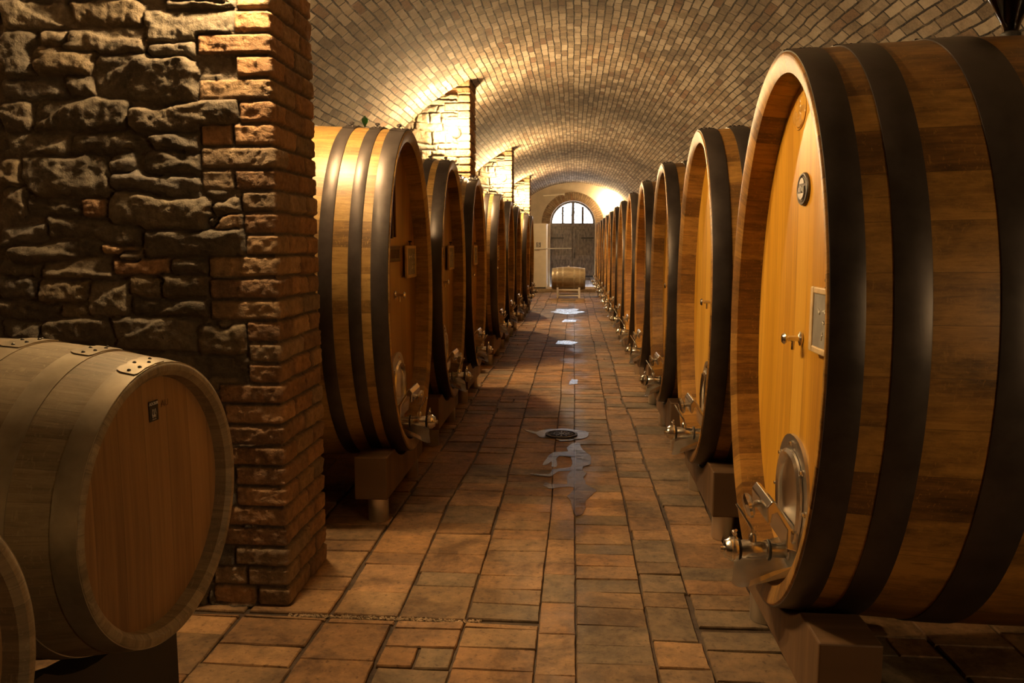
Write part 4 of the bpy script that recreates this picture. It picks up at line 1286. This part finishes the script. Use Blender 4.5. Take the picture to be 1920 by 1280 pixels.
def make_barrel(L, R0, RB, rivets=True, bung=True):
    """axis along x, front head at x=0 facing +x, body towards -x, centre at z=0"""
    root = empty('wooden_barrel')
    def r(x): t = (x + L / 2) / (L / 2); return R0 + (RB - R0) * (1 - t * t)
    st = [(-0.055, R0 - 0.035), (-0.012, R0 - 0.030), (0.0, R0 - 0.018), (0.0, R0 - 0.004), (-0.003, R0)]
    st += [(-L * k / 26, r(-L * k / 26)) for k in range(1, 26)]
    st += [(-L + 0.003, R0), (-L, R0 - 0.004), (-L, R0 - 0.018), (-L + 0.012, R0 - 0.030), (-L + 0.055, R0 - 0.035)]
    obj('staves', round_body(st, 96, 'staves'), M['weathered'], root)
    for x, s in ((-0.042, 1), (-L + 0.042, -1)):
        bm = disc_head(x, R0 - 0.033, R0 - 0.033, 0.004 * s, 'head', 72, 0.0); obj('head', bm, M['barrel_head'], root)
    hoops = [(0.004, 0.055, 0.10), (0.145, 0.20, -0.04), (0.315, 0.375, -0.02)]
    hoops = [(a * L / 1.05, b_ * L / 1.05, c) for a, b_, c in hoops]
    allh = [(a, b_, c, 1) for a, b_, c in hoops] + [(L - b_, L - a, c, 0) for a, b_, c in hoops]
    for a, b_, da, near in allh:
        e = 0.0022
        s2 = [(-a, r(-a) - .002), (-a, r(-a) + e), (-(a + b_) / 2, r(-(a + b_) / 2) + e), (-b_, r(-b_) + e), (-b_, r(-b_) - .002)]
        hp = obj('hoop', round_body(s2, 96, 'hoop'), M['zinc_hoop'], root)
        if rivets and near:
            # scalloped overlap plate near the crown, toward the viewer
            bm = NB(); a0 = PI / 2 + 0.20 + da; a1 = PI / 2 - 0.16 + da
            n = 18; g = []
            for q in range(n + 1):
                an = a0 + (a1 - a0) * q / n
                ins = 0.006 * (1 - abs(math.sin(3 * PI * q / n))) if q not in (0, n) else 0.016
                row = []
                for x in (a + 0.001 + ins * .3, b_ - 0.001 + 0.004 - ins):
                    row.append([bm.verts.new((-x, -(r(-x) + ee) * math.cos(an) * -1, (r(-x) + ee) * math.sin(an))) for ee in (0.002, 0.0052)])
                g.append(row)
            for q in range(n):
                A, B = g[q], g[q + 1]
                bm.faces.new((A[0][1], A[1][1], B[1][1], B[0][1])); bm.faces.new((A[0][0], A[0][1], B[0][1], B[0][0])); bm.faces.new((A[1][0], A[1][1], B[1][1], B[1][0]))
            bm.faces.new((g[0][0][0], g[0][0][1], g[0][1][1], g[0][1][0])); bm.faces.new((g[n][0][0], g[n][0][1], g[n][1][1], g[n][1][0]))
            obj('hoop_joint', bm, M['zinc_hoop'], hp)
            for q, (fa, fx) in enumerate(((0.10, .5), (0.30, .28), (0.45, .75), (0.62, .3), (0.85, .6))):
                an = a0 + (a1 - a0) * fa; x = a + (b_ - a) * fx
                bm = NB(); qd = bmesh.ops.create_icosphere(bm, subdivisions=2, radius=0.0048)
                bmesh.ops.translate(bm, verts=qd['verts'], vec=(-x, (r(-x) + .0045) * math.cos(an), (r(-x) + .0045) * math.sin(an)))
                obj('rivet', bm, M['pewter'], hp)
    if bung:
        bm = NB(); add_lathe(bm, [(0, -0.01), (0.026, -0.01), (0.028, 0.015), (0.022, 0.024), (0, 0.026)], T((-L / 2, 0, RB)), 18)
        obj('bung', bm, M['cork'], root)
    return root

def rot_barrel(o, x, y, z, rz): o.location = (x, y, z); o.rotation_euler = (0, 0, rz)
fb = make_barrel(1.05, 0.34, 0.395)
rot_barrel(fb, -0.985, 1.838, 0.876, -0.0488)
tag(fb, 'round weathered oak barrel with black sticker before the stone wall', 'barrel', 'round barrels on the left rack')
# sticker and marks on its head
def text_mesh(s, size, name, mat, parent, mtx, ext=0.0004):
    cu = bpy.data.curves.new(name, 'FONT'); cu.body = s; cu.size = size; cu.align_x = 'CENTER'; cu.align_y = 'CENTER'; cu.extrude = ext
    to = bpy.data.objects.new(name, cu); COL.objects.link(to)
    dg = bpy.context.evaluated_depsgraph_get()
    me = bpy.data.meshes.new_from_object(to.evaluated_get(dg))
    COL.objects.unlink(to); bpy.data.objects.remove(to)
    me.transform(mtx); me.materials.clear()
    return obj(name, me, mat, parent, smooth=False)
# frame on the head: +x outwards; text right direction = +y (seen from +x, up z)
TM = Matrix(((0, 0, 1, 0), (1, 0, 0, 0), (0, 1, 0, 0), (0, 0, 0, 1)))
HX = -0.0385
sy, sz = 0.012, 0.222
bm = NB(); add_box(bm, (0.0012, 0.038, 0.050), T((HX + 0.0006, sy, sz)))
stk = obj('sticker', bm, M['black_sticker'], fb, smooth=False); tag(stk, 'small black square sticker')
tm_ = text_mesh('ADOUR', 0.0108, 'lettering', M['white_ink'], stk, T((HX + 0.0016, sy, sz + 0.018)) @ TM)
bm = NB()
for s in (-1, 1):
    add_tube(bm, [(HX + 0.0016, sy + s * (0.008 - 0.0025 * abs(t)), sz - 0.006 + 0.011 * t) for t in (-1, -.5, 0, .5, 1)], 0.0009, 5)
add_tube(bm, [(HX + 0.0016, sy, sz - 0.015), (HX + 0.0016, sy, sz + 0.004)], 0.0008, 5)
add_tube(bm, [(HX + 0.0016, sy - 0.004, sz - 0.010), (HX + 0.0016, sy, sz - 0.015), (HX + 0.0016, sy + 0.004, sz - 0.010)], 0.0008, 5)
add_tube(bm, [(HX + 0.0016, sy - 0.008, sz - 0.0205), (HX + 0.0016, sy + 0.008, sz - 0.0205)], 0.0006, 5)
obj('logo_mark', bm, M['white_ink'], stk)
text_mesh('AU', 0.024, 'pencil_mark', M['pencil'], fb, T((HX + 0.0008, sy + 0.05, sz + 0.01)) @ TM, 0.0002)

nb = make_barrel(1.05, 0.34, 0.395, rivets=False)
rot_barrel(nb, -0.985, 0.985, 0.80, -0.02)
tag(nb, 'shadowed oak barrel at the bottom left edge, nearer than its neighbour', 'barrel', 'round barrels on the left rack')
# rack under both, beams deepened to hide lit floor and keep it dark below
def box_obj(name, size, loc, mat, parent, bev=0.004):
    bm = NB(); add_box(bm, size, T(loc)); return obj(name, bm, mat, parent, smooth=False, bevel=bev)
rk = empty('barrel_rack', (-1.5, 1.84, 0))
for x in (-0.30, 0.28):
    poly = []
    bm = NB()
    rr_ = 0.39
    n = 10
    pts = [(-0.34, 0.08), (0.34, 0.08), (0.34, 0.56)] + [(0.24 - 0.48 * i / n, 0.868 - math.sqrt(0.3975 ** 2 - (0.24 - 0.48 * i / n) ** 2)) for i in range(n + 1)] + [(-0.34, 0.56)]
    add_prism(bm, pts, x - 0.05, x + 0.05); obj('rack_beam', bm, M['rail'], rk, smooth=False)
    for y in (-0.27, 0.27): box_obj('rack_leg', (0.09, 0.09, 0.08), (x, y, 0.04), M['rail'], rk)
tag(rk, 'dark timber stand under the round barrel, beams deepened to keep the space below dark', 'barrel stand')
rk2 = empty('barrel_rack', (-1.5, 0.985, 0))
for x in (-0.30, 0.28):
    bm = NB(); n = 10
    pts = [(-0.42, 0.08), (0.42, 0.08), (0.42, 0.50)] + [(0.24 - 0.48 * i / n, 0.792 - math.sqrt(0.3975 ** 2 - (0.24 - 0.48 * i / n) ** 2)) for i in range(n + 1)] + [(-0.42, 0.50)]
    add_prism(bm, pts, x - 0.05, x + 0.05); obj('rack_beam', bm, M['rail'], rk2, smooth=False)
    for y in (-0.27, 0.27): box_obj('rack_leg', (0.09, 0.09, 0.08), (x, y, 0.04), M['rail'], rk2)
tag(rk2, 'low dark stand with deepened light-blocking beams under the barrel at the bottom left edge', 'barrel stand')

# far barrel on its pale rack, end-on across the aisle
far = make_barrel(0.96, 0.295, 0.345, rivets=False)
rot_barrel(far, 0.335, 23.3, 0.545, 0)
tag(far, 'golden barrel lying across the aisle before the far door', 'barrel')
fr = empty('barrel_cradle', (-0.145, 23.3, 0))
for x in (-0.31, 0.31):
    for y in (-0.28, 0.28):
        box_obj('rack_post', (0.055, 0.055, 0.30), (x, y, 0.15), M['rack_white'], fr)
for y in (-0.28, 0.28):
    for z in (0.07, 0.235): box_obj('rack_rail', (0.60, 0.035, 0.04), (0, y, z), M['rack_white'], fr)
for x in (-0.31, 0.31):
    bm = NB(); n = 8
    pts = [(-0.25, 0.10), (0.25, 0.10), (0.25, 0.27)] + [(0.18 - 0.36 * i / n, 0.545 - math.sqrt(0.337 ** 2 - (0.18 - 0.36 * i / n) ** 2)) for i in range(n + 1)] + [(-0.25, 0.27)]
    add_prism(bm, pts, x - 0.02, x + 0.02); obj('saddle', bm, M['rack_white'], fr, smooth=False)
tag(fr, 'pale painted barrel rack under the golden barrel at the far end', 'barrel rack')

# white cupboard / boxed column by the door with its bar
cb = empty('white_cabinet', (-1.12, 26.75, 0.1))
box_obj('cabinet_body', (0.46, 1.4, 2.08), (0, 0, 1.04), M['white_paint'], cb, 0.01)
box_obj('cabinet_base', (0.44, 1.38, 0.05), (0, -0.01, 0.025), M['plaster'], cb, 0.0)
box_obj('cabinet_top', (0.49, 1.42, 0.03), (0, 0, 2.09), M['white_paint'], cb, 0.004)
pl_ = box_obj('number_plate', (0.15, 0.012, 0.16), (-0.02, -0.707, 1.42), M['slate'], cb, 0.0)
text_mesh('5', 0.17, 'numeral', M['white_paint'], pl_, T((-0.02, -0.716, 1.42)) @ Matrix(((1, 0, 0, 0), (0, 0, 1, 0), (0, 1, 0, 0), (0, 0, 0, 1))), 0.002)
tag(cb, 'tall cream cabinet standing left of the far door', 'cabinet')
ba = empty('barrier_arm', (-1.16, 26.02, 1.36))
bm = NB(); add_prism(bm, [(0, -0.02), (0.0, 0.035), (-0.05, 0.035), (-0.05, 0.02)], -0.10, 0.06); obj('bracket', bm, M['steel_dark'], ba, smooth=False)
bm = NB(); add_tube(bm, [(-0.10, -0.035, 0.03), (1.10, -0.035, 0.05)], 0.016, 10); obj('bar', bm, M['rack_white'], ba)
tag(ba, 'thin pale horizontal bar projecting from the cream cabinet across the door', 'bar')

# ------------------------------------------------------------------ floor drain and water
dr = empty('floor_drain', (-0.085, 6.26, 0.001))
bm = NB(); add_lathe(bm, [(0.128, 0.0), (0.128, 0.010), (0.108, 0.012), (0.104, 0.004), (0.104, 0.0)], seg=40); obj('drain_rim', bm, M['drain'], dr)
bm = NB(); n = 24
add_lathe(bm, [(0, 0.002), (0.104, 0.002), (0.104, 0.004), (0, 0.004)], seg=40)
for k in range(12):
    a = 2 * PI * k / 12
    add_box(bm, (0.065, 0.010, 0.006), T((0.062 * math.cos(a), 0.062 * math.sin(a), 0.0085), (0, 0, a)))
add_lathe(bm, [(0.0, 0.012), (0.022, 0.012), (0.026, 0.004)], seg=20)
add_lathe(bm, [(0.058, 0.004), (0.058, 0.011), (0.064, 0.011), (0.064, 0.004)], seg=30)
obj('drain_grate', bm, M['drain'], dr, smooth=False)
tag(dr, 'round cast iron floor drain in the middle of the aisle', 'drain')

def puddle(pts, loc, label, z=0.0065, seed=0, sub=3, jit=0.012):
    rs = random.Random(seed)
    P = [Vector((x, y, 0)) for x, y in pts]
    for _ in range(sub):
        Q = []
        for i in range(len(P)):
            a, b_ = P[i], P[(i + 1) % len(P)]
            Q += [a, (a + b_) / 2 + Vector((rs.uniform(-1, 1), rs.uniform(-1, 1), 0)) * jit]
        P = Q; jit *= 0.55
    bm = NB()
    top = [bm.verts.new((p.x, p.y, 0.0)) for p in P]
    bot = [bm.verts.new((p.x * 1.0, p.y * 1.0, -0.006)) for p in P]
    f = bm.faces.new(top)
    for i in range(len(P)): bm.faces.new((top[i], top[(i + 1) % len(P)], bot[(i + 1) % len(P)], bot[i]))
    bmesh.ops.triangulate(bm, faces=[f])
    o = obj('puddle', bm, M['water'], smooth=False); o.location = (loc[0], loc[1], z - 0.001)
    tag(o, label, 'puddle', 'puddles along the gutter')
    return o
# around the drain (outline in metres from the drain centre)
puddle([(-0.401, 6.406), (-0.343, 6.392), (-0.292, 6.333), (-0.246, 6.4), (-0.166, 6.46), (-0.067, 6.478), (0.031, 6.428), (0.096, 6.408), (0.14, 6.341), (0.125, 6.221), (0.077, 6.134), (0.03, 6.115), (-0.031, 6.062), (-0.093, 6.047), (-0.142, 6.15), (-0.204, 6.146), (-0.252, 6.165), (-0.288, 6.264), (-0.331, 6.305), (-0.365, 6.348)], (0, 0), 'shiny ring of water around the round floor drain', 0.0045, 1, 2, 0.006)
puddle([(0.024, 6.003), (0.061, 5.984), (0.082, 5.781), (0.133, 5.629), (0.132, 5.404), (0.077, 5.344), (0.068, 5.255), (0.097, 5.181), (0.074, 5.087), (0.087, 4.934), (0.156, 4.814), (0.123, 4.712), (0.086, 4.613), (0.081, 4.467), (0.059, 4.362), (0.026, 4.326), (0.003, 4.461), (-0.003, 4.588), (-0.029, 4.677), (0.002, 4.778), (0.016, 4.853), (-0.023, 4.873), (-0.137, 4.822), (-0.18, 4.892), (-0.17, 4.957), (-0.124, 4.918), (-0.029, 4.925), (-0.03, 5.125), (0.001, 5.233), (-0.085, 5.215), (-0.141, 5.082), (-0.281, 5.129), (-0.276, 5.153), (-0.15, 5.139), (-0.133, 5.259), (-0.009, 5.318), (0.001, 5.445), (-0.007, 5.591), (-0.093, 5.612), (-0.112, 5.515), (-0.098, 5.361), (-0.114, 5.305), (-0.142, 5.332), (-0.142, 5.46), (-0.184, 5.354), (-0.204, 5.353), (-0.182, 5.51), (-0.158, 5.648), (-0.138, 5.706), (-0.029, 5.738), (-0.041, 5.845), (-0.0, 5.97)], (0, 0), 'branching wet streak along the gutter in front of the drain', 0.0040, 2, 2, 0.006)
puddle([(-0.05, -0.2), (0.04, -0.1), (0.05, 0.15), (-0.02, 0.2)], (0.01, 8.75), 'small bright puddle in the gutter beyond the drain', 0.004, 3)
puddle([(-0.15, -0.2), (0.1, -0.3), (0.2, 0.0), (0.05, 0.25), (-0.12, 0.2)], (-0.12, 12.4), 'round wet spot midway down the aisle', 0.004, 4)
puddle([(-0.35, -0.5), (-0.1, -0.9), (0.2, -0.7), (0.38, -0.2), (0.2, 0.2), (0.1, 0.9), (-0.1, 0.5), (-0.30, 0.8), (-0.28, 0.1)], (-0.1, 18.4), 'broad puddle in the aisle short of the far barrel', 0.004, 5, 3, 0.1)
puddle([(-0.15, -0.3), (0.12, -0.25), (0.15, 0.2), (-0.1, 0.3)], (-0.08, 16.0), 'small puddle nearer than the broad one', 0.004, 6)
puddle([(-0.2, -0.3), (0.2, -0.25), (0.22, 0.15), (-0.18, 0.2)], (-0.15, 22.1), 'thin puddle just in front of the pale barrel rack', 0.004, 7)

# pipe fixed on the far plaster wall
pp = NB(); add_tube(pp, [(-1.05, Y1 - 0.05, 3.18), (-0.35, Y1 - 0.05, 3.22)], 0.03, 10); add_cyl(pp, 0.045, 0.045, 0.05, T((-0.35, Y1 - 0.05, 3.22), (0, PI / 2, 0)), 14)
tag(obj('wall_pipe', pp, M['white_paint']), 'short pale pipe high on the end wall above the door', 'pipe')
